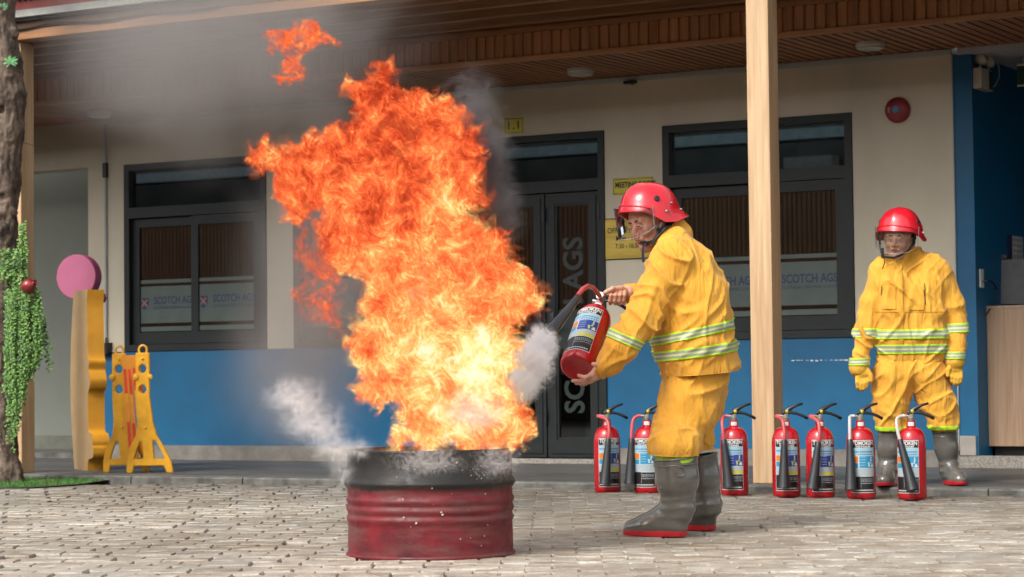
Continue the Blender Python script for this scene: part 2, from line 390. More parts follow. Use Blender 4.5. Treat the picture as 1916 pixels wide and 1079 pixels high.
pm_obj, pm_isl = pavermat('paver_stone', False), pavermat('paver_stone_joined', True)
PW, PD = 0.192, 0.137
def paver_tpl(seed):
    """interlocking concrete paver with wavy long sides and worn rounded rims"""
    r = random.Random(seed); n = 6; hw, hd = PW/2-0.0038, PD/2-0.0030
    pts = []
    for i in range(n+1):
        t = i/n; pts.append((-hw+2*hw*t, -hd+0.006*math.sin(2*PI*t)+r.uniform(-.001, .001)))
    for i in range(n+1):
        t = 1-i/n; pts.append((-hw+2*hw*t, hd+0.006*math.sin(2*PI*t)+r.uniform(-.001, .001)))
    N_ = len(pts); z = [r.uniform(-.0018, .0018) for _ in range(4)]
    def top(p): u, v = p[0]/hw*.5+.5, p[1]/hd*.5+.5; return z[0]*(1-u)*(1-v)+z[1]*u*(1-v)+z[2]*(1-u)*v+z[3]*u*v
    V = [(x, y, -0.05) for x, y in pts]+[(x, y, -0.006+top((x, y))) for x, y in pts]+[(x*.955, y*.94, top((x, y))) for x, y in pts]
    F = []
    for k in (0, 1):
        for i in range(N_): j = (i+1) % N_; F.append((k*N_+i, k*N_+j, (k+1)*N_+j, (k+1)*N_+i))
    F.append(tuple(2*N_+i for i in range(N_)))
    return V, F
TPL = [paver_tpl(i) for i in range(8)]
pv_yaw = _th-math.atan(75/FPX)          # rows lie across the view
px_, py_ = np.array([math.cos(pv_yaw), math.sin(pv_yaw)]), np.array([-math.sin(pv_yaw), math.cos(pv_yaw)])
pv_root = thing('paving', 'pale grey interlocking paving stones of the forecourt', 'paving'); del pv_root['category']; struct(pv_root)
cand = []
for iy in range(-8, 62):
    for ix in range(-34, 34):
        lx = (ix+(0.5 if iy % 2 else 0))*PW; ly = iy*PD
        p = np.array([-3.9, -9.2])+px_*lx+py_*ly
        if p[1] > YE-0.02-0.6*0 or p[1] < -16: continue
        v = np.array([p[0], p[1], 0])-CP; z = v@CF
        if z < 2: continue
        sx, sy = 958+FPX*(v@CR)/z, 539.5-FPX*(v@CU)/z
        if -350 < sx < 2270 and sy < 1330 and p[1] < YE-0.07: cand.append((z, p[0], p[1], -60 < sx < 1976 and sy < 1110, iy))
cand.sort(key=lambda c: c[0])
tm = []
for i, (V, F) in enumerate(TPL):
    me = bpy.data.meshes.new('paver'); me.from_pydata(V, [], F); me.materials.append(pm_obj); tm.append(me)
nobj = 0; jv, jf = [], []
r_ = random.Random(3)
for z, x, y, vis, iy in cand:
    a = pv_yaw+r_.uniform(-.012, .012)+(PI if r_.random() < .0 else 0); dz = r_.gauss(0, 0.0030); i = r_.randrange(8); x += r_.uniform(-.0015, .0015); y += r_.uniform(-.0015, .0015)
    if vis and nobj < 298:
        o = link('paving_stone', tm[i], pv_root, (x, y, dz)); o.rotation_euler = (r_.gauss(0, .009), r_.gauss(0, .009), a); nobj += 1
    else:
        V, F = TPL[i]; c, s_ = math.cos(a), math.sin(a); tx, ty = r_.gauss(0, .009), r_.gauss(0, .009); o_ = len(jv)
        jv += [(x+c*p[0]-s_*p[1], y+s_*p[0]+c*p[1], p[2]+dz+tx*p[1]-ty*p[0]) for p in V]; jf += [tuple(q+o_ for q in f) for f in F]
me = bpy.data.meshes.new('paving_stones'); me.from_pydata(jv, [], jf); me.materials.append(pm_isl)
o = link('paving_stones', me, pv_root); stuff(o)

# ================================================================== raised walkway in front of the building
pl = thing('platform', 'raised walkway of dark grey boards before the building', 'walkway'); del pl['category']; struct(pl)
MB().box(-16.5, 0.5, YE+0.1, 3.2, -0.05, HP-0.02).build('base', m_dark, pl)
r_ = random.Random(11); x = -16.4
while x < 0.4:
    L_ = r_.uniform(0.75, 1.15)
    cb = MB(); n = 8; vs = []
    for i in range(n+1):
        xx = x+0.004+(L_-0.008)*i/n; e = r_.uniform(-.005, .004)
        vs += [(xx, YE-0.05+e, -0.06), (xx, YE-0.05+e, HP-0.014), (xx, YE-0.043+e, HP-0.004), (xx, YE+0.098, HP-0.002), (xx, YE+0.098, -0.06)]
    fs = [(i*5+q, (i+1)*5+q, (i+1)*5+q+1, i*5+q+1) for i in range(n) for q in range(4)]+[(0, 1, 2, 3, 4), tuple(n*5+q for q in range(4, -1, -1))]
    cb.add(vs, fs).build('curb_stone', m_curb, pl); x += L_
m_plank = woodmat('grey_board', (0.105, 0.100, 0.092), (0.035, 0.033, 0.030), 0.5, 'X', 0.6, 0.30)
PLK = {}
for row in range(22):
    y0 = YE+0.104+row*0.1175
    if y0 > -0.02: break
    x = -15.2+r_.uniform(-1, 0)
    while x < -2.8:
        L_ = r_.choice([1.2, 1.6, 2.0]); key = L_
        if key not in PLK: PLK[key] = MB().box(0.002, L_-0.002, 0.002, 0.1145, -0.03, 0, bev=0.002).mesh('plank', m_plank)
        if x+L_ > -14.6: link('plank', PLK[key], pl, (x, y0, HP+r_.uniform(-.0012, .0012)))
        x += L_

# ================================================================== the building
bd = thing('building', 'long cream and blue school building with dark windows under a timber porch roof', 'building')
XL, XR = -16.2, -5.373        # cream wall ends
WIN = [(-12.80, -11.29), (-11.02, -9.51), (-7.637, -6.122)]
DOOR = (-9.19, -8.125)
WT = 0.22
def wall_piece(x0, x1, z0, z1, M, name='wall'): return MB().box(x0, x1, 0, WT, z0, z1).build(name, M, bd)
# upper band above the openings
wall_piece(-16.2, XR, ZT, HC+0.02, m_cream)
cols = [(-13.203, WIN[0][0]), (WIN[0][1], WIN[1][0]), (WIN[1][1], DOOR[0]), (DOOR[1], WIN[2][0]), (WIN[2][1], XR)]
for x0, x1 in cols: wall_piece(x0, x1, ZS, ZT-0.0005, m_cream)
for x0, x1 in [(-13.203, DOOR[0]), (DOOR[1], XR)]:
    MB().box(x0, x1, 0.0015, WT, ZB, ZS-0.0005).build('blue_dado', m_blue, bd)
    MB().box(x0, x1, -0.006, WT, HP, ZB-0.0005).build('skirting', m_skirt, bd)
MB().box(DOOR[0], DOOR[1], -0.02, WT, HP, HP+0.037).build('door_sill', m_pebble, bd)
# left opening: recessed grey wall with its own step
MB().box(-16.2, -13.203, 1.0, 1.2, 0.0, HC).build('recess_wall', m_greyw, bd)
MB().box(-16.2, -13.203, 0.985, 1.0, 0.09, 0.215).build('recess_skirting', mat('dim_skirt', (0.16, 0.165, 0.13), 0.6), bd)
MB().box(-13.203, -13.0, WT, 1.2, 0.0, HC).build('recess_side', m_greyw, bd)
MB().box(-16.2, -13.203, 0.02, 0.985, HP, 0.09).build('recess_step', m_curb, bd)
# right: blue pier and the deep blue reception recess
XP = -5.235
MB().box(XR+0.003, XP, 0.012, 0.3, HP, HC-0.04).build('blue_pier', m_blue, bd)
MB().box(XR-0.004, XR+0.003, -0.004, 0.2, ZB, HC-0.02).build('corner_bead', m_conduit, bd)
MB().box(XP-0.1, XP-0.002, 0.3, 3.6, HP, HC-0.045).build('recess_blue_wall', m_blue, bd)
MB().box(XP-0.1, -1.0, 3.6, 3.75, HP, HC-0.045).build('recess_back_wall', m_blue, bd)
MB().box(XP-0.1, -0.6, 0.0, 3.75, HC-0.045, HC+0.02).build('recess_ceiling', m_ceilgrey, bd)
MB().box(-1.0, -0.85, 0.0, 3.75, HP, HC-0.045).build('recess_far_side', m_blue, bd)
MB().box(XP, -1.0, 0.05, 3.6, HP-0.02, 0.118).build('recess_floor', m_pebble, bd)
tx0 = onY(1797, 840, 0)[0]; tx1 = onY(1827, 840, 0)[0]
MB().box(tx0, tx1, -0.012, 0.011, 0.13, 0.265, bev=0.003).build('base_tile', mat('base_tile', (0.36, 0.32, 0.28), 0.5, var=0.08), bd)
MB().box(tx0-0.02, XP+0.6, -0.004, 0.049, HP, 0.128).build('pebble_step', m_pebble, bd)
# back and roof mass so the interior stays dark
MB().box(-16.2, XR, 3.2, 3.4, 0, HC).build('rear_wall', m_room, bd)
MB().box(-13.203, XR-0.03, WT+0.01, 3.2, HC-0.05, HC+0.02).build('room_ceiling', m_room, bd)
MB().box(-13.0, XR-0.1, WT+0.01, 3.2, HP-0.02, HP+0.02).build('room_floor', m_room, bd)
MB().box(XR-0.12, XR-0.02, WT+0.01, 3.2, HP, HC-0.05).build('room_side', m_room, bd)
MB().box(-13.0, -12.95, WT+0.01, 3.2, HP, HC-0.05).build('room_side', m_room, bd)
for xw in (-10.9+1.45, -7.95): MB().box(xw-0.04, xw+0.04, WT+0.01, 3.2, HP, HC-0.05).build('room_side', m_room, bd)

# windows: outer frame > transom pane, sashes > pane, film, lettering
def crest(cx, cz, Y, s, par):
    mb = MB(); pl_ = lambda pts, y: [(cx+a*s, y, cz+b*s) for a, b in pts]
    sh = [(-.5, .5), (.5, .5), (.5, 0), (.35, -.35), (0, -.6), (-.35, -.35), (-.5, 0)]
    mb.add(pl_(sh, Y), [tuple(range(7))]); mb.build('crest', m_navy, par)
    mb = MB(); mb.add(pl_([(-.38, .3), (-.28, .4), (.38, -.22), (.28, -.34)], Y-.001), [(0, 1, 2, 3)]); mb.add(pl_([(.38, .3), (.28, .4), (-.38, -.22), (-.28, -.34)], Y-.0012), [(0, 1, 2, 3)])
    mb.build('crest_cross', mat('crest_tan', (0.30, 0.13, 0.08), 0.6), par)
def rect_frame(mb, x0, x1, z0, z1, wd, y0, y1, wb=None):
    wb = wb or wd
    mb.box(x0, x0+wd, y0, y1, z0, z1); mb.box(x1-wd, x1, y0, y1, z0, z1)
    mb.box(x0+wd, x1-wd, y0, y1, z1-wd, z1); mb.box(x0+wd, x1-wd, y0, y1, z0, z0+wb); return mb
def window(x0, x1, lettered):
    f = rect_frame(MB(), x0+.004, x1-.004, ZS+.003, ZT-.003, 0.055, -0.012, 0.10)
    zt = 2.15
    f.box(x0+.059, x1-.059, -0.012, 0.10, zt-0.045, zt+0.045)
    wn = f.build('window', m_frame, bd)
    MB().box(x0+.055, x1-.055, 0.04, 0.046, zt+0.045, ZT-0.055).build('transom_pane', m_glass, wn)
    xm = (x0+x1)/2
    for i, (a, b, y) in enumerate(((x0+.062, xm+.035, 0.045), (xm-.035, x1-.062, 0.012))):
        s = rect_frame(MB(), a, b, ZS+.062, zt-0.05, 0.075, y-.012, y+.018, 0.10).build('sash', m_frame, wn)
        p = MB().box(a+.07, b-.07, y+.002, y+.007, ZS+.155, zt-0.12).build('pane', m_glass, wn)
        zf = ZS+0.155; y_ = y+.0015
        for q0, q1 in ((0.035, 0.055), (0.085, 0.40), (0.425, 0.455)):
            MB().box(a+.078, b-.078, y_-.001, y_, zf+q0-0.02 if q0 < .04 else zf+q0, zf+q1).build('frosted_strip', m_film, wn)
        if lettered:
            cx = (a+b)/2; wdt = b-a-0.2
            text_part('lettering', 'SCOTCH AGS', 0.088, lambda q: (cx+0.075+q[0], y_-.0024, zf+0.275+q[1]), m_navy, wn, bold=0.002, sx=0.80)
            text_part('lettering', 'AUSTRALIAN GRAMMAR SCHOOL', 0.034, lambda q: (cx+0.075+q[0], y_-.0024, zf+0.215+q[1]), m_navy, wn, sx=0.84)
            crest(cx-0.245, zf+0.255, y_-.0024, 0.095, wn)
    return wn
for i, (a, b) in enumerate(WIN): window(a, b, True)
# security bars seen through the left window
for (a, b) in WIN[:1]:
    gb = MB()
    for i in range(7):
        x = a+0.12+(b-a-.24)*i/6; gb.box(x-.012, x+.012, 0.16, 0.185, ZS+.05, 2.12)
    gb.box(a+.1, b-.1, .155, .19, 1.53, 1.555); gb.box(a+.1, b-.1, .155, .19, 2.02, 2.06); gb.build('window_bars', m_black, bd)

# double door
dt = rect_frame(MB(), DOOR[0]+.003, DOOR[1]-.003, HP+.038, ZT-.003, 0.05, -0.014, 0.11, 0.001)
dt.box(DOOR[0]+.053, DOOR[1]-.053, -0.014, 0.11, 2.12, 2.21)
dr = dt.build('door_frame', m_frame, bd)
MB().box(DOOR[0]+.05, DOOR[1]-.05, 0.045, 0.051, 2.21, ZT-.05).build('transom_pane', m_glass, dr)
xm = (DOOR[0]+DOOR[1])/2
for a, b in ((DOOR[0]+.056, xm-.006), (xm+.006, DOOR[1]-.056)):
    lf = rect_frame(MB(), a, b, HP+.046, 2.112, 0.098, 0.012, 0.052, 0.15)
    lf = rect_frame(lf, a+.030, b-.030, HP+.076, 2.082, 0.052, 0.003, 0.012, 0.10).build('door_leaf', m_frame, bd)
    MB().box(a+.095, b-.095, 0.030, 0.036, HP+.19, 2.02).build('pane', m_glass, lf)
    cx = (a+b)/2
    if a > xm: text_part('lettering', 'SCOTCH AGS', 0.235, lambda q: (cx-q[1], 0.029, 1.10+q[0]), m_film_grn, lf, bold=0.006, sx=0.93)
    MB().box(a+.098, b-.098, 0.0285, 0.0295, 0.92, 1.22).build('frosted_strip', m_film_grn, lf) if b > xm+.1 else None
    for z in (0.35, 1.25, 1.9): MB().box(b-.006, b+.016, -0.02, 0.0, z, z+0.11, bev=.003).build('hinge', m_black, lf)
    hx = a+.05 if a > xm else b-.05
    h = MB(); h.box(hx-.02, hx+.02, -.006, .003, 0.98, 1.2, bev=.002); h.tube([(hx, -.01, 1.1), (hx, -.05, 1.1), (hx+(.11 if a > xm else -.11), -.05, 1.1)], .008, 8); h.build('handle', m_black, lf, smooth=True)

# trunking along the ceiling, service pipe with its black clip and box
MB().box(-12.97, XR-.002, -0.03, -0.001, HC-0.042, HC-0.004, bev=.004).build('cable_trunking', m_conduit, bd)
xa, za = XY(196, 240); xb, zb = XY(204, 640)
MB().tube([((xa+xb)/2, -.016, HC-.03), ((xa+xb)/2, -.016, zb-.02)], .012, 10).build('conduit_pipe', m_conduit, bd, smooth=True)
MB().box((xa+xb)/2-.02, (xa+xb)/2+.02, -.035, -.0, XY(195, 333)[1], XY(195, 305)[1], bev=.006).build('pipe_clip', m_black, bd)
x0, z0 = XY(192, 664); x1, z1 = XY(210, 642)
sb = MB(); sb.box(x0, x1, -.07, -.0, z0, z1, bev=.006); sb.box(x0-.006, x1+.006, -.074, -.0, z1-.012, z1+.004, bev=.003); sb.tube([((x0+x1)/2+.01, -.03, z1), ((x0+x1)/2+.01, -.03, z1+.05)], .008, 8)
tag(sb.build('junction_box', m_black), 'small black junction box below the grey pipe left of the left window', 'junction box')

# porch ceiling slats, fascia boards
ce = thing('porch_ceiling', 'reddish timber slat ceiling and boarded fascia of the porch', 'ceiling'); del ce['category']; struct(ce)
YF_ = -1.22
MB().box(-16.2, 0.6, YF_+.02, 0.0, HC+0.016, HC+0.03).build('backing_board', m_dark, ce)
sm_ = MB().box(0, 0.058, YF_+0.012, -0.0, 0, 0.014, bev=.002).mesh('slat', m_soffit)
fm_ = MB().box(0, 0.056, -0.012, 0.012, 0, 0.165, bev=.002).mesh('fascia_board', m_fascia)
fr_ = MB().box(0, 0.0205, 0.004, 0.012, 0.003, 0.16).mesh('fascia_batten', m_fascia)
x = -14.9; k = 0; P_ = 0.0772
while x < -3.9:
    link('slat', sm_, ce, (x, 0, HC+r_.uniform(-.0006, .0006)))
    link('fascia_board', fm_, ce, (x, YF_, HC+0.028)); link('fascia_batten', fr_, ce, (x+0.0563, YF_, HC+.028))
    x += P_
MB().box(-15, -3.2, YF_-0.026, YF_+0.010, HC-0.012, HC+0.026, bev=.003).build('lower_trim', m_trim, ce)
MB().box(-15, -3.2, YF_-0.026, YF_+0.014, HC+0.195, HC+0.235, bev=.003).build('upper_trim', m_trim, ce)

# roof framing between the fascia and the front beam
rf = thing('porch_roof', 'open timber roof framing over the walkway edge', 'roof'); del rf['category']; struct(rf)
zb_ = HC+0.24
MB().box(-15.0, 0.8, YF_-.01, YF_+.01, HC+.236, 3.60).build('closing_board', m_beam, rf)
MB().box(-15.0, 0.8, YF_+.0125, YF_+.019, HC+.018, 3.59).build('closing_board', m_dark, rf)  # added behind the fascia to block sky light leaking through its gaps
MB().box(-15.5, 0.8, -3.0, 0.3, 3.60, 3.64).build('roof_deck', woodmat('deck_wood', (0.16, 0.075, 0.035), (0.09, 0.04, 0.018), 0.7, 'X'), rf)
for y in (-1.36, -1.72, -2.10, -2.44):
    MB().box(-14.5, -2.6, y-.035, y+.035, 3.20, 3.36, bev=.004).build('purlin', m_beam, rf)
x = -14.0
while x < -2.6:
    MB().box(x-.03, x+.03, -2.50, YF_-.03, 3.30, 3.42, bev=.004).build('rafter', m_beam, rf); x += 0.82
MB().box(-12.06, 0.5, -2.66, -2.50, 3.225, 3.294, bev=.006).build('front_beam', m_trim, rf)
MB().box(-12.0, 0.5, -2.645, -2.50, 3.302, 3.354, bev=.004).build('front_beam', m_beam, rf)
# white gutter board, red lattice balustrade above it
MB().box(-12.1, 0.5, -2.74, -2.60, 3.376, 3.427).build('gutter_board', mat('white_board', (0.60, 0.60, 0.56), 0.6, var=0.1, scale=6), rf)
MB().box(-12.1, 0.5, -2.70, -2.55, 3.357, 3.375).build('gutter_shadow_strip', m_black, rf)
m_red_rail = mat('faded_red_paint', (0.50, 0.11, 0.10), 0.6, var=0.1)
MB().box(-12.3, 0.5, -2.72, -2.66, 3.429, 3.485).build('lattice_rail', m_red_rail, rf)
lt = MB(); 
x = -12.3
while x < -9.5:
    for s_ in (1, -1):
        p0, p1 = (x, 3.48), (x+s_*0.30, 3.78); d_ = .009
        lt.add([(p0[0]-d_, -2.70+.008*s_, p0[1]), (p0[0]+d_, -2.70+.008*s_, p0[1]), (p1[0]+d_, -2.70+.008*s_, p1[1]), (p1[0]-d_, -2.70+.008*s_, p1[1]),
                (p0[0]-d_, -2.69+.008*s_, p0[1]), (p0[0]+d_, -2.69+.008*s_, p0[1]), (p1[0]+d_, -2.69+.008*s_, p1[1]), (p1[0]-d_, -2.69+.008*s_, p1[1])],
               [(0, 1, 2, 3), (7, 6, 5, 4), (0, 4, 5, 1), (1, 5, 6, 2), (2, 6, 7, 3), (3, 7, 4, 0)])
    x += 0.052
stuff(lt.build('lattice', m_red_rail, rf))
MB().box(-12.3, -9.0, -2.3, -2.2, 3.50, 3.95).build('balcony_wall', mat('pale_wall', (0.45, 0.43, 0.38), 0.8), rf)

# posts
def post(x0, y0, x1, y1, label):
    o = MB().box(x0, x1, y0, y1, HP, 3.223, bev=0.008).build('timber_post', m_post, None, loc=(0, 0, 0))
    tag(o, label, 'post', 'timber posts at the walkway edge'); return o
post(-5.782, -2.565, -5.636, -2.42, 'square pale timber post in front of the right window')
post(-11.755, -2.60, -11.611, -2.455, 'square timber post beside the tree trunk at the far left')
# cable sagging along the beam
tag(MB().tube([(-12.1+i*0.16, -2.675-.004*math.sin(i), 3.298+.008*math.sin(i*1.3)+(0.015*math.exp(-((i-5)/1.2)**2))) for i in range(16)], .009, 8).build('cable', m_black, None, smooth=True), 'black cable running along the timber front beam', 'cable')

# ceiling lamps (unlit discs)
for k, (px, py, lb) in enumerate([(186, 212, 'round white ceiling light near the left end of the porch'), (1086, 133, 'round white ceiling light above the glass doors'), (1628, 84, 'round white ceiling light right of the pale timber post')]):
    p = onZ(px, py, HC-.02)
    t = thing('ceiling_light', lb, 'ceiling light', (p[0], p[1], HC), 0, 'round ceiling lights under the porch')
    MB().lathe([(0, -.001), (.098, -.001), (.1, -.006), (.1, -.03), (.096, -.034)], 40).build('housing', m_white, t, smooth=True)
    MB().lathe([(.094, -.030), (.092, -.046), (.08, -.052), (0, -.054)], 40).build('diffuser', mat('diffuser', (0.5, 0.5, 0.44), 0.3, var=0.02), t, smooth=True)
# dark little camera at the ceiling edge
p = onY(1180, 149, -.05)
cb = MB(); cb.box(-.05, .05, -.02, .02, -.012, .012, bev=.006); cb.lathe([(0, -.02), (.012, -.018), (.014, 0), (.014, .012)], 16, (.02, 0, 0))
tag(cb.build('ceiling_camera', m_black, None, loc=(float(p[0]), -.06, HC-.055)), 'tiny black camera fixed at the ceiling edge right of the middle light', 'camera')

# signs on the wall
def place_wall(cx, cz, Y): return lambda q: (cx+q[0], Y, cz+q[1])
x0, z0 = XY(944.5, 251); x1, z1 = XY(979.5, 219)
t = thing('room_sign', 'small yellow sign reading 1.1 above the glass doors', 'sign', ((x0+x1)/2, 0, (z0+z1)/2))
hw, hh = (x1-x0)/2, (z1-z0)/2
MB().box(-hw, hw, -.009, -.001, -hh, hh, bev=.004).build('plate', m_ylwplate, t)
rect_frame(MB(), -hw+.008, hw-.008, -hh+.008, hh-.008, .003, -.0100, -.0092).build('border_line', m_ink, t)
text_part('lettering', '1.1', 0.088, lambda q: (q[0], -.0105, q[1]), m_ink, t, bold=.0025, spacing=1.25)
x0, z0 = XY(1147.5, 365); x1, _ = XY(1222, 331); z1 = XY(1222, 330)[1]
t = thing('meeting_room_sign', 'yellow sign reading MEETING ROOM partly hidden behind the red helmet', 'sign', ((x0+x1)/2, 0, (z0+z1)/2))
hw, hh = (x1-x0)/2, (z1-z0)/2
MB().box(-hw, hw, -.009, -.001, -hh, hh, bev=.004).build('plate', m_ylwplate, t)
rect_frame(MB(), -hw+.008, hw-.008, -hh+.008, hh-.008, .003, -.0100, -.0092).build('border_line', m_ink, t)
text_part('lettering', 'MEETING ROOM', 0.058, lambda q: (q[0]-hw+.022, -.0105, q[1]+hh-.052), m_ink, t, bold=.0018, ax='LEFT', sx=.78)
x0, z0 = XY(1134.5, 487); x1, z1 = XY(1236, 404)
t = thing('office_hours_sign', 'brass plate with office hours Mon to Fri 7:30 beside the doors', 'sign', ((x0+x1)/2, 0, (z0+z1)/2))
hw, hh = (x1-x0)/2, (z1-z0)/2
MB().box(-hw, hw, -.006, -.001, -hh, hh).build('backing', m_ink, t)
MB().box(-hw, hw, -.012, -.006, -hh+.008, hh-.008, bev=.002).build('plate', m_brass, t)
for s_, a_, b_, sz in (('OFFICE HOURS', -hw+.018, .062, .060), ('Mon - Fri', -hw+.09, .002, .056), ('7:30 - 16:30', -hw+.085, -.056, .050)):
    text_part('lettering', s_, sz, lambda q: (q[0]+a_, -.0130, q[1]+b_), m_ink, t, bold=.0008, ax='LEFT', sx=.86)

# red alarm bell
p = onY(1681, 206, 0)
t = thing('alarm_bell', 'round red fire alarm bell on the cream wall above the standing man', 'alarm bell', (float(p[0]), 0, float(p[2])))
Mx = Matrix.Rotation(PI/2, 3, 'X')
m_bell = mat('bell_red', (0.26, 0.02, 0.028), 0.38, var=0.06)
MB().lathe([(.09, 0), (.092, .02), (.088, .034), (.075, .047), (.05, .056), (.0, .06)], 40, M=Mx).build('gong', m_bell, t, smooth=True)
MB().lathe([(.026, .055), (.024, .062), (0, .063)], 20, M=Mx).build('centre_label', mat('bell_blue', (0.05, 0.2, 0.33), 0.5), t, smooth=True)
text_part('lettering', 'FIRE', .022, lambda q: (-.05-q[1], -.058, q[0]), mat('bell_white', (0.6, .5, .48), .5), t)

# emergency twin lamp on the blue pier
p = onX(1799, 146, XP+.058)
t = thing('emergency_light', 'cream emergency light with two round lamp heads on the blue pier', 'emergency light', (XP, float(onX(1812, 146, XP+.05)[1]), float(p[2])))
t.location = (XP, 0.16, float(onY(1799, 146, 0)[2]))
MB().box(0.0, .062, -.125, .125, -.075, .07, bev=.004).build('battery_box', mat('box_cream', (0.52, 0.47, 0.38), 0.5, var=.05), t)
MB().box(.0625, .064, .035, .118, -.066, .062).build('dark_panel', m_black, t)
text_part('lettering', 'LITE', .022, lambda q: (.0640, -.045+q[0], -.0+q[1]), m_ink, t)
text_part('lettering', 'TEST', .014, lambda q: (.0640, -.01+q[0], -.045+q[1]), m_ink, t)
for yy, xx in ((-.06, .03), (.075, .045)):
    hb = MB(); D_ = Matrix.Rotation(math.radians(52), 3, 'Z') @ Matrix.Rotation(math.radians(62), 3, 'Y')
    hb.lathe([(.0, -.03), (.025, -.028), (.05, .005), (.052, .012)], 28, (xx, yy, .135), M=D_); hb.tube([(xx, yy, .07), (xx, yy, .12)], .008, 8)
    hd_ = hb.build('lamp_head', mat('head_cream', (0.55, 0.52, 0.43), 0.4), t, smooth=True)
    MB().lathe([(.0, .004), (.045, .012), (.05, .010)], 28, (xx, yy, .135), M=D_).build('reflector', mat('head_reflector', (0.5, 0.5, 0.47), 0.2, metal=.8), hd_, smooth=True)
MB().tube([(.03, .13, -.06), (.05, .21, -.02), (.05, .30, .05), (.04, .33, .12), (.03, .25, .21)], .004, 6).build('wire', m_white, t, smooth=True)
MB().tube([(.012, -.12, .22), (.012, .12, .20)], .012, 6).build('conduit', m_conduit, t)

# exit sign hanging from the recess ceiling
p = onY(1903, 95, .35)
t = thing('exit_sign', 'green exit sign hanging at the right edge of the picture', 'sign', (float(p[0]), .35, HC-.06))
ex = MB().box(.0, .34, -.012, .012, -.20, -.035).build('panel', mat('exit_green', (0.0, 0.05, 0.018), 0.35), t)
MB().box(.0, .34, -.0135, -.0125, -.052, -.037).build('trim_strip', m_white, t); MB().box(.0, .34, -.0135, -.0125, -.198, -.184).build('trim_strip', m_white, t)
text_part('lettering', 'EXIT', .12, lambda q: (q[0]+.19, -.0136, q[1]-.118), mat('exit_white', (0.75, .8, .75), .5), t, bold=.003)
MB().tube([(.05, 0, -.035), (.05, 0, .02)], .006, 6).build('rod', m_white, t)

# reception counter with monitor, calendar, socket
p0 = onY(1817, 573, 0.22); p1 = onY(1822, 834, 0.22)
cx0 = XP+.003
t = thing('reception_counter', 'pale wood reception counter in the blue recess at the right', 'counter', (cx0, 0.22, 0.118))
zt_ = float(p0[2])-0.118; zb2 = float(p1[2])-0.118
MB().box(0, 2.6, 0.0, 0.02, zb2, zt_-.022).build('front_panel', m_cwood, t)
MB().box(0, 2.6, 0.02, 0.6, zb2+.3, zt_-.022).build('body', m_room, t)
MB().box(0, 2.6, -.004, 0.62, zt_-.022, zt_, bev=.002).build('worktop', m_cwood, t)
MB().box(0.02, 2.6, 0.07, 0.5, 0.0, zb2).build('plinth', m_black, t)
ztop = zt_+0.118
p = onY(1890, 545, .62)
t = thing('monitor', 'black computer monitor standing on the wood counter', 'monitor', (float(onY(1862, 572, .55)[0])+.22, .60, ztop), math.radians(12))
mb = MB(); mb.add([(-.26, -.01, .02), (.26, -.01, .02), (.26, -.03+.06, .34), (-.26, -.03+.06, .34), (-.26, .03, .02), (.26, .03, .02), (.26, .06, .34), (-.26, .06, .34)], [(0, 1, 2, 3), (7, 6, 5, 4), (0, 4, 5, 1), (1, 5, 6, 2), (2, 6, 7, 3), (3, 7, 4, 0)])
mb.build('screen', m_black, t); MB().box(-.10, .10, -.06, .12, 0, .012, bev=.004).box(-.02, .02, .02, .05, .01, .12).build('stand', m_black, t)
MB().box(-.2, -.14, .02, .05, .34, .375, bev=.005).build('webcam', m_black, t)
def on_recess_wall(px, py):
    q = onX(px, py, XP-.002); return float(q[1]), float(q[2])
ya, zc = on_recess_wall(1884, 438); yb, zd = on_recess_wall(1913, 489)
t = thing('wall_calendar', 'white printed calendar sheets on the dark blue wall', 'calendar', (XP, min(ya, 3.2), zd))
yy0, yy1 = 0, min(yb, 3.5)-min(ya, 3.2); hh = zc-zd
MB().box(0, .003, yy0, yy1*.3, 0, hh).build('cover_strip', mat('calendar_navy', (0.02, 0.03, 0.09), .6), t)
MB().box(0, .003, yy1*.3+.004, yy1, hh*.03, hh*.97).build('sheet', mat('calendar_paper', (0.55, 0.52, 0.50), .7), t)
gm = MB()
for i in range(3):
    for j in range(4):
        a_ = yy1*(.36+.21*i); b_ = hh*(.1+.22*j); gm.box(.0031, .0035, a_, a_+yy1*.15, b_, b_+hh*.13)
gm.build('month_grid', mat('calendar_print', (0.33, 0.30, 0.32), .7), t)
ya, zc = on_recess_wall(1817, 519)
t = thing('wall_socket', 'white double wall socket with a black plug above the counter', 'socket', (XP, .12, zc))
MB().box(0, .012, -.035, .035, -.065, .065, bev=.004).build('plate', m_white, t)
MB().tube([(.012, .0, -.02), (.04, .01, -.02), (.05, .1, -.02), (.045, .22, -.07), (.03, .22, -.15), (.03, .1, -.21), (.03, .0, -.26)], .006, 8).build('power_lead', m_black, t, smooth=True)
# paint drips / scuff of white on the blue dado
sc_ = MB(); r_ = random.Random(5)
for i in range(16):
    a_ = -6.62+.037*i; sc_.box(a_, a_+r_.uniform(.01, .03), .0, .0012, .80+.003*math.sin(i)+r_.uniform(-.002, .002), .805+r_.uniform(0, .003))
stuff(sc_.build('paint_scuff', m_white, bd))

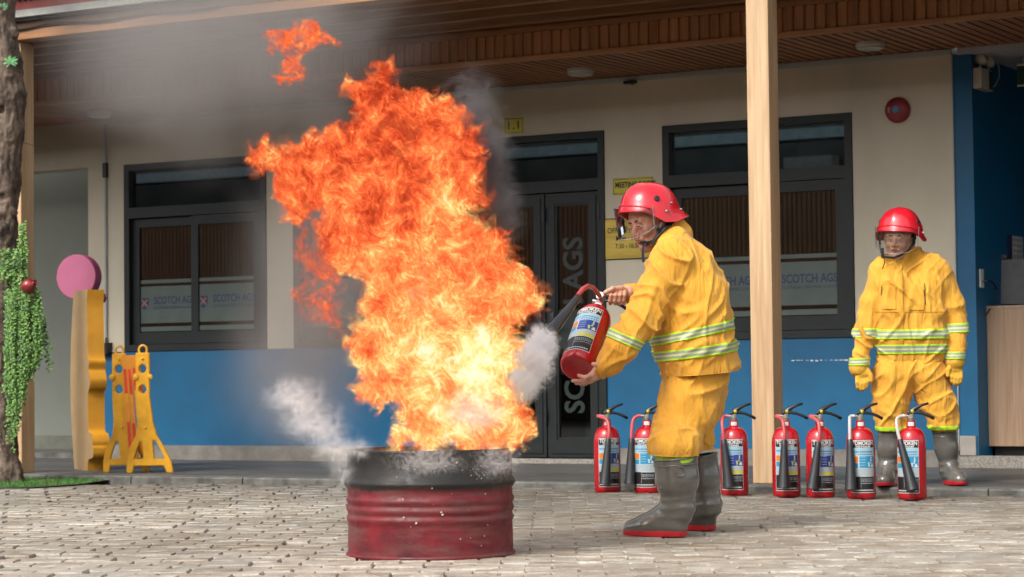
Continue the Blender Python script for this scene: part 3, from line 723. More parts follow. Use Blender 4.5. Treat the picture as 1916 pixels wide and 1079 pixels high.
# ---- the yard opposite, seen only in the window reflections
op = thing('opposite_building', 'grey building across the yard seen in the glass', 'building'); del op['category']; struct(op)
MB().box(-42, 6, -22.4, -22, 0, 6.4).build('wall', mat('opp_grey', (0.16, 0.17, 0.16), .8, var=.3, scale=.6), op)
MB().box(-42, 6, -19.6, -19.0, 3.72, 4.02).build('canopy', mat('dark_green_canopy', (0.01, 0.035, 0.022), .6), op)
MB().box(-34, 4, -20.4, -19.9, 4.62, 4.80).build('roof_edge', mat('pale_blue_sheet', (0.55, 0.75, 0.80), .4), op)
for xx in (-22.5, -19.2, -15.6, -12.4): MB().box(xx-.45, xx+.45, -21.95, -21.6, 4.1, 4.5).build('outdoor_unit', mat('unit_grey', (0.6, 0.6, 0.56), .5), op)
fn = thing('fence', 'brown slatted fence across the yard', 'fence'); del fn['category']; struct(fn)
fb = MB(); x = -40; fw = woodmat('fence_wood', (0.60, 0.34, 0.19), (0.42, 0.22, 0.12), .7, 'Z')
while x < 4: fb.box(x, x+.062, -19.05, -19.0, 0.75, 3.65); x += .085
fb.build('slats', fw, fn)
MB().box(-40, 4, -19.1, -19.06, 0, 3.7).build('backing', m_dark, fn)

# ================================================================== oil drum
m_soot, Nn_, out_ = newmat('drum_paint'); L = Nn_.links.new
b = nd(Nn_, 'ShaderNodeBsdfPrincipled'); L(b.outputs[0], out_.inputs[0])
tc = nd(Nn_, 'ShaderNodeTexCoord'); sp = nd(Nn_, 'ShaderNodeSeparateXYZ'); L(tc.outputs['Object'], sp.inputs[0])
n1 = nd(Nn_, 'ShaderNodeTexNoise', i_Scale=7.0, i_Detail=8.0, i_Roughness=0.65); L(tc.outputs['Object'], n1.inputs['Vector'])
n2 = nd(Nn_, 'ShaderNodeTexNoise', i_Scale=26.0, i_Detail=6.0, i_Roughness=0.7); L(tc.outputs['Object'], n2.inputs['Vector'])
mp = nd(Nn_, 'ShaderNodeMapping'); mp.inputs['Scale'].default_value = (3, 3, 22); L(tc.outputs['Object'], mp.inputs[0])
n3 = nd(Nn_, 'ShaderNodeTexNoise', i_Scale=1.6, i_Detail=5.0); L(mp.outputs[0], n3.inputs['Vector'])
red = ramp(Nn_, [(0.28, (0.035, 0.005, 0.006)), (0.5, (0.125, 0.004, 0.009)), (0.68, (0.20, 0.006, 0.013)), (0.85, (0.22, 0.04, 0.04))]); L(n1.outputs['Fac'], red.inputs[0])
dust = ramp(Nn_, [(0.44, (0, 0, 0)), (0.72, (1, 1, 1))]); L(n3.outputs['Fac'], dust.inputs[0])
mx = nd(Nn_, 'ShaderNodeMix', data_type='RGBA'); L(dust.outputs[0], mx.inputs[0]); L(red.outputs[0], mx.inputs[6]); mx.inputs[7].default_value = (0.14, 0.045, 0.04, 1)
soot = ramp(Nn_, [(0.3, (0.006, 0.0055, 0.005)), (0.6, (0.016, 0.014, 0.012)), (0.8, (0.05, 0.028, 0.022))]); L(n2.outputs['Fac'], soot.inputs[0])
ma = nd(Nn_, 'ShaderNodeMath', operation='MULTIPLY_ADD'); L(n1.outputs['Fac'], ma.inputs[0]); ma.inputs[1].default_value = 0.075; L(sp.outputs['Z'], ma.inputs[2])
mr = nd(Nn_, 'ShaderNodeMapRange', i_1=0.300, i_2=0.318); L(ma.outputs[0], mr.inputs[0])
mx2 = nd(Nn_, 'ShaderNodeMix', data_type='RGBA'); L(mr.outputs[0], mx2.inputs[0]); L(mx.outputs[2], mx2.inputs[6]); L(soot.outputs[0], mx2.inputs[7])
L(mx2.outputs[2], b.inputs['Base Color'])
rr = nd(Nn_, 'ShaderNodeMapRange', i_1=0.3, i_2=0.7, i_3=0.34, i_4=0.75); L(n2.outputs['Fac'], rr.inputs[0]); L(rr.outputs[0], b.inputs['Roughness'])
bp = nd(Nn_, 'ShaderNodeBump', i_Strength=0.35, i_Distance=0.006); L(n2.outputs['Fac'], bp.inputs['Height']); L(bp.outputs[0], b.inputs['Normal'])
BX = onZ(806, 1037, 0); BX = (float(BX[0]), float(BX[1])); RB = 0.333
t = thing('oil_drum', 'cut down dark red oil drum with a soot blackened top, fire inside', 'oil drum', (BX[0], BX[1], 0.0), _th)
prof = [(RB+.003, 0.0), (RB+.006, .006), (RB+.003, .013), (RB-.003, .016), (RB-.004, .12)]
z = .13
for zc in (.15, .187, .224): prof += [(RB-.004, zc-.016), (RB+.0005, zc-.008), (RB+.003, zc), (RB+.0005, zc+.008), (RB-.004, zc+.016)]
prof += [(RB-.004, .268), (RB+.002, .277), (RB+.009, .288), (RB+.009, .294), (RB+.002, .304), (RB-.005, .312), (RB-.006, .40), (RB-.003, .410), (RB+.001, .418), (RB-.003, .424), (RB-.009, .42), (RB-.010, .40), (RB-.012, .03), (0, .03)]
# dents: nudge the wall of the lathe a little
mb = MB(); mb.lathe(prof, 120)
vv = np.array(mb.v); an = np.arctan2(vv[:, 1], vv[:, 0]); rr_ = np.hypot(vv[:, 0], vv[:, 1])
dn = 0.0035*vnoise(an*1.9+9, vv[:, 2]*9, 5)+0.005*vnoise(an*3.1+9, vv[:, 2]*7+3, 6)*ss(.2, .42, vv[:, 2])
k_ = np.where(rr_ > .1, (rr_+dn)/np.maximum(rr_, 1e-6), 1); vv[:, 0] *= k_; vv[:, 1] *= k_; vv[:, 2] += np.where(vv[:, 2] > .41, .003*vnoise(an*2+5, an*0+2, 8), 0)
mb.v = [tuple(p) for p in vv]; mb.build('drum_body', m_soot, t, smooth=True, ang=60)
# paint chips and sparks of white ash stuck on the wall
ch = MB(); r_ = random.Random(9)
for i in range(44):
    a = r_.uniform(-.2*PI, .18*PI)-PI/2+.25; z = r_.uniform(.05, .39) if i < 24 else r_.uniform(.31, .37); s_ = r_.uniform(.0012, .0034) if i % 8 else .0045
    R0 = RB+.0045 if z < .3 else RB+.0035
    if i >= 24: a = r_.gauss(-PI/2+.62, .14); s_ = r_.uniform(.0012, .0026)
    c, s2 = math.cos(a), math.sin(a)
    ch.add([(R0*c-s2*u, R0*s2+c*u, z+v) for u, v in ((-s_, -s_*r_.uniform(.5, 1)), (s_*.8, -s_*.7), (s_, s_*.8), (-s_*.5, s_))], [(0, 1, 2, 3)])
stuff(ch.build('paint_chips', mat('chip_white', (0.62, 0.55, 0.47), .7), t))
BURN = mat('burning_fuel', (0.02, 0.012, 0.01), .5, bump=.5); MB().lathe([(0, .31), (RB-.013, .30)], 40).build('fuel', BURN, t)

# ================================================================== fire
def curl(x, y, s, seed):
    e = .05
    return (vnoise(x/s, y/s+e, seed)-vnoise(x/s, y/s-e, seed))/(2*e), -(vnoise(x/s+e, y/s, seed)-vnoise(x/s-e, y/s, seed))/(2*e)
def sdpoly(x, y, P):
    d = np.full(x.shape, 1e9); ins = np.zeros(x.shape, bool); n = len(P)
    for i in range(n):
        ax, ay = P[i]; bx, by = P[(i+1) % n]; ex, ey = bx-ax, by-ay; wx, wy = x-ax, y-ay
        tt = np.clip((wx*ex+wy*ey)/(ex*ex+ey*ey+1e-9), 0, 1); d = np.minimum(d, (wx-ex*tt)**2+(wy-ey*tt)**2)
        ins ^= ((ay > y) != (by > y)) & (x < (bx-ax)*(y-ay)/((by-ay) if by != ay else 1e-9)+ax)
    d = np.sqrt(d); return np.where(ins, -d, d)
MAIN = [(705, 842), (740, 815), (748, 790), (738, 768), (715, 758), (700, 767), (690, 754), (668, 745), (663, 718), (674, 705), (655, 665), (650, 640), (654, 607), (674, 590), (680, 560), (674, 525), (654, 503), (630, 505), (607, 503), (594, 457), (597, 403), (580, 402), (560, 418), (548, 405), (528, 405), (512, 370), (520, 350), (500, 322), (490, 330), (468, 295), (460, 275), (485, 268), (500, 252), (503, 266), (560, 265), (590, 250), (636, 235), (655, 215), (668, 205), (655, 188), (640, 170), (632, 153), (660, 153), (690, 148), (686, 130), (700, 120), (720, 118), (736, 127), (738, 152), (755, 165), (775, 176), (800, 167), (835, 180), (870, 212), (905, 240), (906, 275), (896, 290), (905, 330), (918, 372), (905, 388), (885, 392), (890, 410), (920, 422), (958, 450), (962, 475), (990, 515), (1012, 535), (1020, 560), (1015, 582), (975, 602), (968, 615), (972, 640), (962, 655), (970, 680), (960, 705), (965, 740), (985, 768), (998, 800), (990, 824), (975, 836), (960, 842)]
TOP = [(500, 57), (518, 62), (528, 46), (560, 38), (592, 46), (625, 75), (622, 88), (600, 84), (580, 96), (560, 108), (556, 132), (575, 158), (560, 156), (540, 150), (530, 163), (515, 150), (530, 135), (525, 112), (530, 95), (508, 84)]
LOW = [(556, 430), (590, 440), (640, 505), (655, 560), (652, 640), (620, 630), (600, 600), (575, 610), (553, 600), (548, 545), (560, 520), (550, 480)]
def fire_field(X, Y, seed, grow=0.0, part='main'):
    px, py = X.copy(), Y.copy()
    for s, a, k in ((60, 7, 11), (30, 5, 12), (14, 2.2, 13), (7, .6, 14)):
        for it in range(2):
            u, v = curl(px, py, s, seed*10+k); px = px+u*a*.5; py = py+v*a*.5
    fil = 0; n1 = vnoise(X/62+3, Y/52, seed+106); n0 = vnoise(X/130, Y/120, seed+105)
    for q, (wt, s0) in enumerate(((.5, 1.0), (.5, .62))):
        x, y = X.copy(), Y.copy()
        for s, a, k in ((120, 12, 1), (56, 8, 2), (27, 5, 3), (13, 2.2, 4)):
            s, a = s*s0, a*s0
            for it in range(2):
                u, v = curl(x, y*.9+seed*37.+q*91, s, seed*10+k+q*50); x = x+u*a*.5; y = y+v*a*.5
        def rid(s, z, w_=.42):   # thin bright creases on soft flanks
            n_ = np.abs(vnoise(x/s, y*.72/s, z+q*7)); return .62*np.exp(-(n_/.085)**1.4)+.38*np.exp(-(n_/w_)**2)
        fil = fil+wt*(.24*rid(50, seed+101)+.34*rid(25, seed+102)+.29*rid(12.5, seed+103)+.07*rid(6.5, seed+104))
    fil = (fil-.355)*2.1+.30
    n2 = vnoise(x/34, y/26, seed+107)
    if part == 'top': sd = sdpoly(px, py, TOP)-1.5-grow
    elif part == 'low': sd = sdpoly(x, y, LOW)
    else: sd = sdpoly(px, py, MAIN)-1.5-grow
    core = np.exp(-(((X-885)/105)**2+((Y-690)/85)**2))*.30+.33*ss(380, 700, Y)+.14*np.exp(-(((X-760)/150)**2+((Y-480)/140)**2))-.04*ss(420, 200, Y)
    h = .17+.60*fil+core+.30*n1+.22*n0+.22*n2
    edge = ss(0, 26, -sd); h = h-.08*(1-edge)+.05*np.exp(-((sd+6)/5)**2)
    if part == 'low':
        a = ss(2, -30, sd)*np.clip(.34+(fil-.3)*.9+.5*n2, 0, .8); h = .13+.42*fil
    elif part == 'top':
        a = ss(2, -8, sd)*np.clip(.62+1.2*(fil-.3)+.7*n2, 0, .95); h = .17+.5*fil
    else: a = ss(3.5, -11, sd)*np.clip(.58+.38*edge+1.2*(fil-.33)*(1-edge), 0, 1)
    return h, a, sd
FR = [(0, (.36, .035, .012)), (.16, (.66, .070, .020)), (.34, (.90, .135, .038)), (.50, (1., .225, .060)), (.66, (1., .37, .105)), (.82, (1., .60, .18)), (1.0, (1., .84, .34)), (1.2, (1, .97, .66))]
m_fire, N, out = newmat('flame'); L = N.links.new
at = nd(N, 'ShaderNodeAttribute', attribute_name='glow'); em = nd(N, 'ShaderNodeEmission'); FIRE_STRENGTH = 0.66
em.inputs[1].default_value = FIRE_STRENGTH; tr = nd(N, 'ShaderNodeBsdfTransparent'); mx = nd(N, 'ShaderNodeMixShader')
L(at.outputs['Color'], em.inputs[0]); L(at.outputs['Alpha'], mx.inputs[0]); L(tr.outputs[0], mx.inputs[1]); L(em.outputs[0], mx.inputs[2]); L(mx.outputs[0], out.inputs[0])
m_fire.cycles.emission_sampling = 'AUTO'
fi = thing('fire', 'tall billowing orange fire rising out of the oil drum', 'fire', (BX[0], BX[1], .31))
FO = np.array([BX[0], BX[1], .31])
def flame_skin(name, parent, O, box, step, seed, side, thick, part='main', dens=1.0, grow=0.0, dh=0.0, shift=0.0):
    """one curved skin of the flame body: real relief, bulging towards or away from the viewer"""
    X, Y = np.meshgrid(np.arange(box[0], box[1], step), np.arange(box[2], box[3], step))
    h, a, sd = fire_field(X, Y, seed, grow, part)
    ins = np.clip(-sd, 0, 90)/90
    bulge = thick*np.sqrt(np.clip(1-(1-ins)**2, 0, 1))
    rel = .035*vnoise(X/60, Y/60, seed+301)+.05*vnoise(X/130, Y/130, seed+302)+.012*vnoise(X/22, Y/22, seed+303)
    lean = .10*(840-Y)/700*np.sin(Y/170.)
    D = 9.155+shift+lean+side*(bulge+rel*np.clip(ins*3, 0.2, 1))
    dirs = CF[None, None]+CR*((X-958)/FPX)[..., None]-CU*((Y-539.5)/FPX)[..., None]
    P = CP+dirs*D[..., None]-O
    ny, nx = X.shape; idx = np.arange(nx*ny).reshape(ny, nx)
    al = np.clip(a*dens, 0, 1); keep = np.maximum(np.maximum(al[:-1, :-1], al[1:, :-1]), np.maximum(al[:-1, 1:], al[1:, 1:])) > .004
    F = np.stack([idx[:-1, :-1], idx[1:, :-1], idx[1:, 1:], idx[:-1, 1:]], -1)[keep]
    used = np.zeros(nx*ny, bool); used[F.ravel()] = True; remap = np.cumsum(used)-1; F = remap[F]
    h = np.clip(h+dh, 0, 1.2); ks = [k for k, _ in FR]
    C_ = np.stack([np.interp(h, ks, [c[i] for _, c in FR]) for i in range(3)]+[al], -1).reshape(-1, 4)[used]
    me = npmesh(name, P.reshape(-1, 3)[used], F, m_fire)
    ca = me.color_attributes.new('glow', 'FLOAT_COLOR', 'POINT'); ca.data.foreach_set('color', C_.astype(np.float32).ravel())
    return link(name, me, parent)
MBX = (440, 1050, 100, 856)
flame_skin('flame_front', fi, FO, MBX, 1.9, 3, -1, .17)
flame_skin('flame_back', fi, FO, MBX, 3.0, 7, 1, .20, dens=.9)
flame_skin('flame_wisp', fi, FO, MBX, 2.6, 5, -1, .21, dens=.22, grow=3, dh=-.05, shift=-.03)
flame_skin('flame_tongue', fi, FO, (520, 690, 410, 660), 1.9, 4, -1, .08, 'low', shift=-.02)
flame_skin('flame_tongue', fi, FO, (520, 690, 410, 660), 2.6, 9, 1, .08, 'low', shift=.05, dens=.7)
pt = J(555, 100, 9.15)
ft = thing('flame_lick', 'small detached flame torn off above the fire at the top', 'flame', tuple(map(float, pt)))
flame_skin('flame_front', ft, pt, (480, 650, 20, 180), 1.7, 6, -1, .05, 'top')
flame_skin('flame_back', ft, pt, (480, 650, 20, 180), 2.6, 8, 1, .05, 'top', dens=.8)

# ================================================================== fire extinguishers
m_ered = mat('extinguisher_red', (0.43, 0.004, 0.010), 0.26, var=0.10, scale=7, coat=0.35, rvar=.04)
m_valve = mat('valve_metal', (0.42, 0.40, 0.36), 0.3, metal=0.8, var=.1)
m_lever = mat('lever_black', (0.012, 0.012, 0.013), 0.35)
m_horn = mat('horn_black', (0.014, 0.014, 0.016), 0.45, var=.1)
m_hose_r = mat('hose_red', (0.52, 0.075, 0.075), 0.35); m_hose_w = mat('hose_grey', (0.50, 0.45, 0.42), 0.35)
lab = {k: mat('label_'+k, c, .35, var=.03) for k, c in dict(black=(.014, .013, .014), white=(.62, .62, .6), navy=(.015, .05, .24), cyan=(.02, .25, .42), pale=(.28, .47, .55), silver=(.36, .42, .44), yellow=(.55, .50, .03), orange=(.6, .17, .03), green=(.45, .5, .08), red=(.5, .02, .02)).items()}
RE = 0.081
def body_prof(): 
    p = [(0.0, .012), (.045, .012), (.062, .004), (.070, .0), (.077, .006), (RE, .02), (RE, .305)]
    for i in range(1, 10):
        a = i/10*PI/2; p.append((.026+(RE-.026)*math.cos(a)**.85, .305+.092*math.sin(a)))
    return p+[(.026, .400), (.025, .437), (.0, .437)]
EX_BODY = MB().lathe(body_prof(), 48).mesh('cylinder', m_ered, True, 35)
def cpatch(mb, a0, a1, z0, z1, R, n=8):
    vs = []; 
    for i in range(n+1):
        a = a0+(a1-a0)*i/n; vs += [(R*math.sin(a), -R*math.cos(a), z0), (R*math.sin(a), -R*math.cos(a), z1)]
    return mb.add(vs, [(2*i, 2*i+2, 2*i+3, 2*i+1) for i in range(n)])
A0, A1 = math.radians(-50), math.radians(50)
def label_meshes(panel):
    out = []; W = A1-A0; f = lambda t: A0+W*t; R = RE+.0006
    def pc(name, items, M, dr):
        mb = MB(); [cpatch(mb, f(a), f(b_), z0, z1, R+dr, max(2, int((b_-a)*12))) for a, b_, z0, z1 in items]; out.append((name, mb.mesh(name, M, True)))
    pc('label', [(0, 1, .036, .330)], lab['white'], 0)
    pc('label_black', [(.015, .985, .288, .3265)], lab['black'], .0004); pc('label_black', [(.015, .985, .0395, .128)], lab['black'], .0004)
    pc('label_header', [(.015, .985, .243, .286)], lab['pale'], .0004)
    pc('label_header_text', [(.05+.08*i, .11+.08*i, .262, .268) for i in range(11)]+[(.3+.08*i, .35+.08*i, .248, .253) for i in range(8)], lab['navy'], .0008)
    pc('label_panel', [(.34, .985, .175, .241)], lab[panel], .0004)
    pc('label_panel_lines', [(.37, .60, .190+.015*i, .1915+.015*i) for i in range(4)]+[(.335, .343, .175, .286)], lab['white'], .0008)
    pc('label_pictogram', [(.70, .76, .182, .196), (.68, .75, .196, .205), (.80, .86, .212, .224), (.78, .83, .200, .209)], lab['green' if panel == 'navy' else 'white'], .0008)
    pc('label_pictogram', [(.82, .95, .180, .190), (.85, .92, .190, .199), (.81, .85, .226, .236)], lab['white'], .0009)
    pc('label_warning', [(.03, .30, .205, .240)], lab['orange'], .0004); pc('label_warning', [(.03, .30, .175, .203)], lab['cyan'], .0004)
    pc('label_silver', [(.015, .985, .130, .173)], lab['silver'], .0004)
    if panel == 'navy': pc('label_yellow', [(.45, .985, .131, .148)], lab['yellow'], .0008)
    pc('label_lines', [(.40, .985, .126, .1275), (.40, .985, .088, .0895), (.392, .40, .062, .128)]+[(.06+.072*i, .115+.072*i, .048, .054) for i in range(12)], lab['white'], .0008)
    pc('label_small_text', [(.42+.06*i, .46+.06*i, z, z+.003) for i in range(9) for z in (.098, .105, .112)], lab['silver'], .0007)
    for s_, sz, zc, sx in (('TOMOKEN', .030, .3125, .86), ('VIETNAM', .014, .294, 1.5)):
        vs, fs = text_geo(s_, sz, bold=.0011 if sz > .02 else .0004, sx=sx); r_ = R+.0008
        me = bpy.data.meshes.new('lettering'); me.from_pydata([(r_*math.sin(x/r_), -r_*math.cos(x/r_), zc+y) for x, y in vs], [], fs); me.materials.append(lab['white']); out.append(('lettering', me))
    return out
LAB = {k: label_meshes(k) for k in ('navy', 'cyan')}
def lever_mesh():
    mb = MB()
    mb.tube([(-.012, 0, .468), (.004, 0, .490), (.03, 0, .508), (.062, 0, .524), (.10, 0, .5335)], [.009, .013, .0095, .0065, .005], 10, flat=1.3)
    return mb.mesh('carry_handle', m_lever, True)
def lever2_mesh():
    mb = MB(); mb.tube([(-.004, 0, .478), (.03, 0, .484), (.066, 0, .477), (.10, 0, .463), (.128, 0, .447)], [.009, .0065, .0055, .006, .006], 10, flat=1.5)
    return mb.mesh('squeeze_lever', m_lever, True)
LV1, LV2 = lever_mesh(), lever2_mesh()
_v = MB(); _v.lathe([(.0, .436), (.017, .436), (.019, .44), (.019, .455), (.014, .458), (.013, .474), (0, .476)], 16); _v.tube([(-.012, 0, .462), (-.034, 0, .464)], .009, 10)
_v.box(-.014, .014, -.008, .008, .455, .488, bev=.003); VALVE = _v.mesh('valve', m_valve, True, 40)
_v = MB(); _v.tube([(.004, -.016, .492), (.01, -.018, .486)], .008, 8); _v.box(.001, .016, -.019, -.014, .480, .498, bev=.002); PIN = _v.mesh('safety_seal', lab['yellow'], True)
_v = MB(); cpatch(_v, -.75, .6, .408, .430, .0262, 6); STK = _v.mesh('neck_sticker', lab['white'], True)
def ext_parts(t, panel, yaw_label):
    link('cylinder', EX_BODY, t)
    lb = None
    for nm, me in LAB[panel]:
        o = link(nm, me, t if lb is None else lb)
        if nm in ('label_header_text', 'label_panel_lines', 'label_pictogram', 'label_lines', 'label_small_text'): o['kind'] = 'stuff'
        if lb is None: lb = o; o.rotation_euler = (0, 0, yaw_label)
    link('valve', VALVE, t); link('carry_handle', LV1, t); link('squeeze_lever', LV2, t); link('safety_seal', PIN, t)
    o = link('neck_sticker', STK, t)
def extinguisher(px, py, panel, yaw, ylab, horn_top, horn_bot, hose, label):
    p = onZ(px, py, 0); t = thing('fire_extinguisher', label, 'fire extinguisher', (float(p[0]), float(p[1]), 0.001), _th+yaw, 'red extinguishers standing in a row')
    ext_parts(t, panel, ylab)
    # horn given in view axes (right, towards viewer, up) and turned back by the yaw
    c, s_ = math.cos(-yaw), math.sin(-yaw); rt = lambda q: (q[0]*c-q[1]*s_, q[0]*s_+q[1]*c, q[2])
    ht, hb = Vector(rt(horn_top)), Vector(rt(horn_bot)); d = (hb-ht).normalized()
    hp = [Vector((-.032, 0, .464)), Vector((-.055, 0, .462))]
    hx = Vector((ht.x, ht.y, .447)); hp += [hx+Vector((0, 0, .004))*0+(-d)*(.0), ht-d*.06, ht]
    # smooth the hose
    pts = []; P4 = [hp[0], hp[1], ht-d*.11+(Vector((-.055, 0, .462))-(ht-d*.11))*.25, ht-d*.05, ht+d*.01]
    for i in range(len(P4)-1):
        a, b_ = P4[i], P4[i+1]; pa, nb = P4[max(i-1, 0)], P4[min(i+2, len(P4)-1)]
        for q in range(5):
            u = q/5; pts.append(.5*((2*a)+(b_-pa)*u+(2*pa-5*a+4*b_-nb)*u*u+(3*a-pa-3*b_+nb)*u**3))
    pts.append(P4[-1])
    MB().tube(pts, .0095, 10).build('hose', m_hose_r if hose == 'r' else m_hose_w, t, smooth=True)
    n = 8; hh = MB(); hh.tube([ht-d*.004, ht, ht+d*.03, hb-d*.02, hb-d*.008, hb], [.014, .0165, .018, .033, .035, .036], 20, caps=False)
    hh.tube([hb, hb-d*.02, ht+d*.04], [.0335, .031, .015], 20, caps=True); hh.build('horn', m_horn, t, smooth=True, ang=50)
    return t
v = lambda dx, dy, dz: (dx, dy, dz)
extinguisher(1137, 921, 'navy', .10, .05, (.004, -.105, .325), (-.022, -.135, .055), 'r', 'red extinguisher standing beside the glass doors, leftmost of the row')
extinguisher(1212, 922, 'cyan', -.05, -.28, (-.095, -.02, .325), (-.108, -.045, .055), 'r', 'red extinguisher half hidden behind the bending man and his grey boot')
extinguisher(1375, 927, 'navy', .0, -.30, (-.068, -.085, .325), (-.045, -.115, .055), 'r', 'red extinguisher standing just left of the pale timber post')
extinguisher(1472, 929, 'navy', -.08, .02, (-.022, -.105, .325), (-.032, -.135, .055), 'r', 'red extinguisher standing before the foot of the pale timber post')
extinguisher(1536, 931, 'navy', .12, .02, (-.024, -.105, .315), (-.065, -.13, .055), 'r', 'red extinguisher with red hose between the post and the pale hose ones')
extinguisher(1612, 933, 'cyan', .05, -.03, (-.07, -.07, .33), (-.075, -.11, .055), 'w', 'red extinguisher with pale hose in front of the standing man')
extinguisher(1707, 934, 'cyan', -.12, -.42, (-.072, -.055, .33), (-.018, -.12, .055), 'w', 'red extinguisher with pale hose, rightmost of the row')

# the one being used, tilted with its base towards the viewer
ax_ = CR*.245+CU*.625+CF*.74; ax_ /= np.linalg.norm(ax_)
HB = J(1080, 689, 10.12)
xa_ = CR-ax_*(CR@ax_); xa_ /= np.linalg.norm(xa_); ya_ = np.cross(ax_, xa_)
MH = Matrix(((xa_[0], ya_[0], ax_[0], HB[0]), (xa_[1], ya_[1], ax_[1], HB[1]), (xa_[2], ya_[2], ax_[2], HB[2]), (0, 0, 0, 1)))
t = thing('held_extinguisher', 'red fire extinguisher held tilted by the bending man, spraying at the fire', 'fire extinguisher'); t.matrix_world = MH
ext_parts(t, 'navy', -.30)
IM = MH.inverted(); wl = lambda q: tuple(IM @ Vector(tuple(map(float, q))))
hs_ = [J(1124, 556, 10.36), J(1119, 549, 10.33), J(1110, 538, 10.27), J(1100, 535, 10.2), J(1090, 541, 10.14), J(1081, 553, 10.1)]
MB().tube([wl(q) for q in hs_], .011, 12).build('hose', m_hose_r, t, smooth=True)
MB().tube([wl(J(1122, 552, 10.34)), wl(J(1127, 559, 10.37))], .017, 12).build('hose_collar', m_valve, t, smooth=True)
h0, h1 = J(1083, 554, 10.11), J(1023, 631, 9.96); hd = h1-h0
m_hornm = mat('horn_glossy', (0.05, 0.05, 0.055), 0.22, metal=.35, coat=.3)
hh = MB(); hh.tube([wl(h0-hd*.03), wl(h0), wl(h0+hd*.18), wl(h0+hd*.82), wl(h0+hd*.97), wl(h1)], [.013, .016, .017, .028, .032, .033], 28, caps=False)
hh.tube([wl(h1), wl(h1-hd*.06), wl(h0+hd*.15)], [.031, .028, .013], 28); hh.build('horn', m_hornm, t, smooth=True, ang=50)

# ================================================================== folded yellow barrier
m_yel = mat('barrier_yellow', (0.70, 0.34, 0.012), 0.42, var=0.16, scale=4, coat=.15)
m_ora = mat('slat_orange', (0.62, 0.24, 0.02), 0.42, var=0.05); m_stripe = mat('reflector_red', (0.62, 0.05, 0.015), 0.4)
bp0 = onZ(256, 884, HP)
bar = thing('folding_barrier', 'yellow plastic expanding barrier folded up with red striped slats', 'barrier', (float(bp0[0]), float(bp0[1]), HP), _th)
S = 4300/float((bp0-CP)@CF)          # px per metre there
def bl(px, py, dy=0.0): return ((px-256)/S, dy, (884-py)/S)
def end_frame(ox, dy, nm, sgn=1):
    """A-shaped end: two legs, cross bar, upright with round holes, lifting ring"""
    P = lambda x, y, d: ((x+ox+max(0, (y-740))*.085)/S, dy+d, (884-y)/S)
    dp = .022
    outer = [(-43, 884), (-32, 884), (-28, 871), (28, 871), (32, 884), (44, 884), (42, 862), (30, 834), (20, 815), (15, 790), (13, 740), (13, 660), (-13, 660), (-13, 740), (-15, 790), (-20, 815), (-32, 834), (-41, 862)]
    bm = bmesh.new()
    def loop(pts, y): return [bm.verts.new(P(a, b_, y)) for a, b_ in pts]
    holes = [[(-27, 858), (-20, 840), (-13, 826), (-9, 826), (-9, 858)], [(11, 858), (11, 824), (16, 824), (25, 842), (31, 858)]]
    holes += [[(7*math.cos(q*PI/6), 690+8*math.sin(q*PI/6)) for q in range(12)], [(7*math.cos(q*PI/6), 728+8*math.sin(q*PI/6)) for q in range(12)]]
    edges = []
    for pts in [outer]+holes:
        vs = loop(pts, -dp); edges += [bm.edges.new((vs[i], vs[(i+1) % len(vs)])) for i in range(len(vs))]
    bmesh.ops.triangle_fill(bm, edges=edges, use_beauty=True)
    # remove faces in holes
    def inside(p, poly):
        r = False; n = len(poly)
        for i in range(n):
            (ax, ay), (bx, by) = poly[i], poly[(i+1) % n]
            if (ay > p[1]) != (by > p[1]) and p[0] < (bx-ax)*(p[1]-ay)/(by-ay)+ax: r = not r
        return r
    kill = []
    for f in bm.faces:
        c = f.calc_center_median(); y_q = 884-c.z*S; q = (c.x*S-ox-max(0, (y_q-740))*.085, y_q)
        if any(inside(q, hp) for hp in holes) or not inside(q, outer): kill.append(f)
    bmesh.ops.delete(bm, geom=kill, context='FACES_ONLY')
    ex = bmesh.ops.extrude_face_region(bm, geom=bm.faces[:])
    for g_ in ex['geom']:
        if isinstance(g_, bmesh.types.BMVert): g_.co.y += 2*dp
    bmesh.ops.recalc_face_normals(bm, faces=bm.faces)
    bmesh.ops.bevel(bm, geom=[e for e in bm.edges if len(e.link_faces) == 2 and e.calc_face_angle(0) > .6], offset=.0055, segments=2, affect='EDGES')
    me = bpy.data.meshes.new(nm); bm.to_mesh(me); bm.free(); me.materials.append(m_yel)
    o = link(nm, me, bar)
    rg = MB(); c = P(0, 655, 0); R_ = 7.5/S
    rg.tube([(c[0]+R_*math.cos(a), c[1], c[2]+R_*1.15*math.sin(a)) for a in [i*2*PI/20 for i in range(21)]], .0085, 8, caps=False); rg.build('lifting_ring', m_yel, o, smooth=True)
    for xx, yy, r in ((-13, 705, 6), (14, 705, 5), (0, 671, 2.2), (0, 800, 2.2)):
        kb = MB(); c = P(xx, yy, -dp); kb.lathe([(r/S, 0), (r/S*.9, .008), (0, .012)], 14, c, M=Matrix.Rotation(PI/2, 3, 'X')); kb.build('knob', m_yel, o, smooth=True)
    rr = MB()
    for i in range(7): c = P(4, 748+i*6.5, -dp-.002); rr.box(c[0]-.003, c[0]+.003, c[1]-.002, c[1]+.002, c[2]-.004, c[2]+.004)
    stuff(rr.build('rack_teeth', m_yel, o))
    return o
end_frame(-37, .12, 'end_frame'); end_frame(15, -.06, 'end_frame')
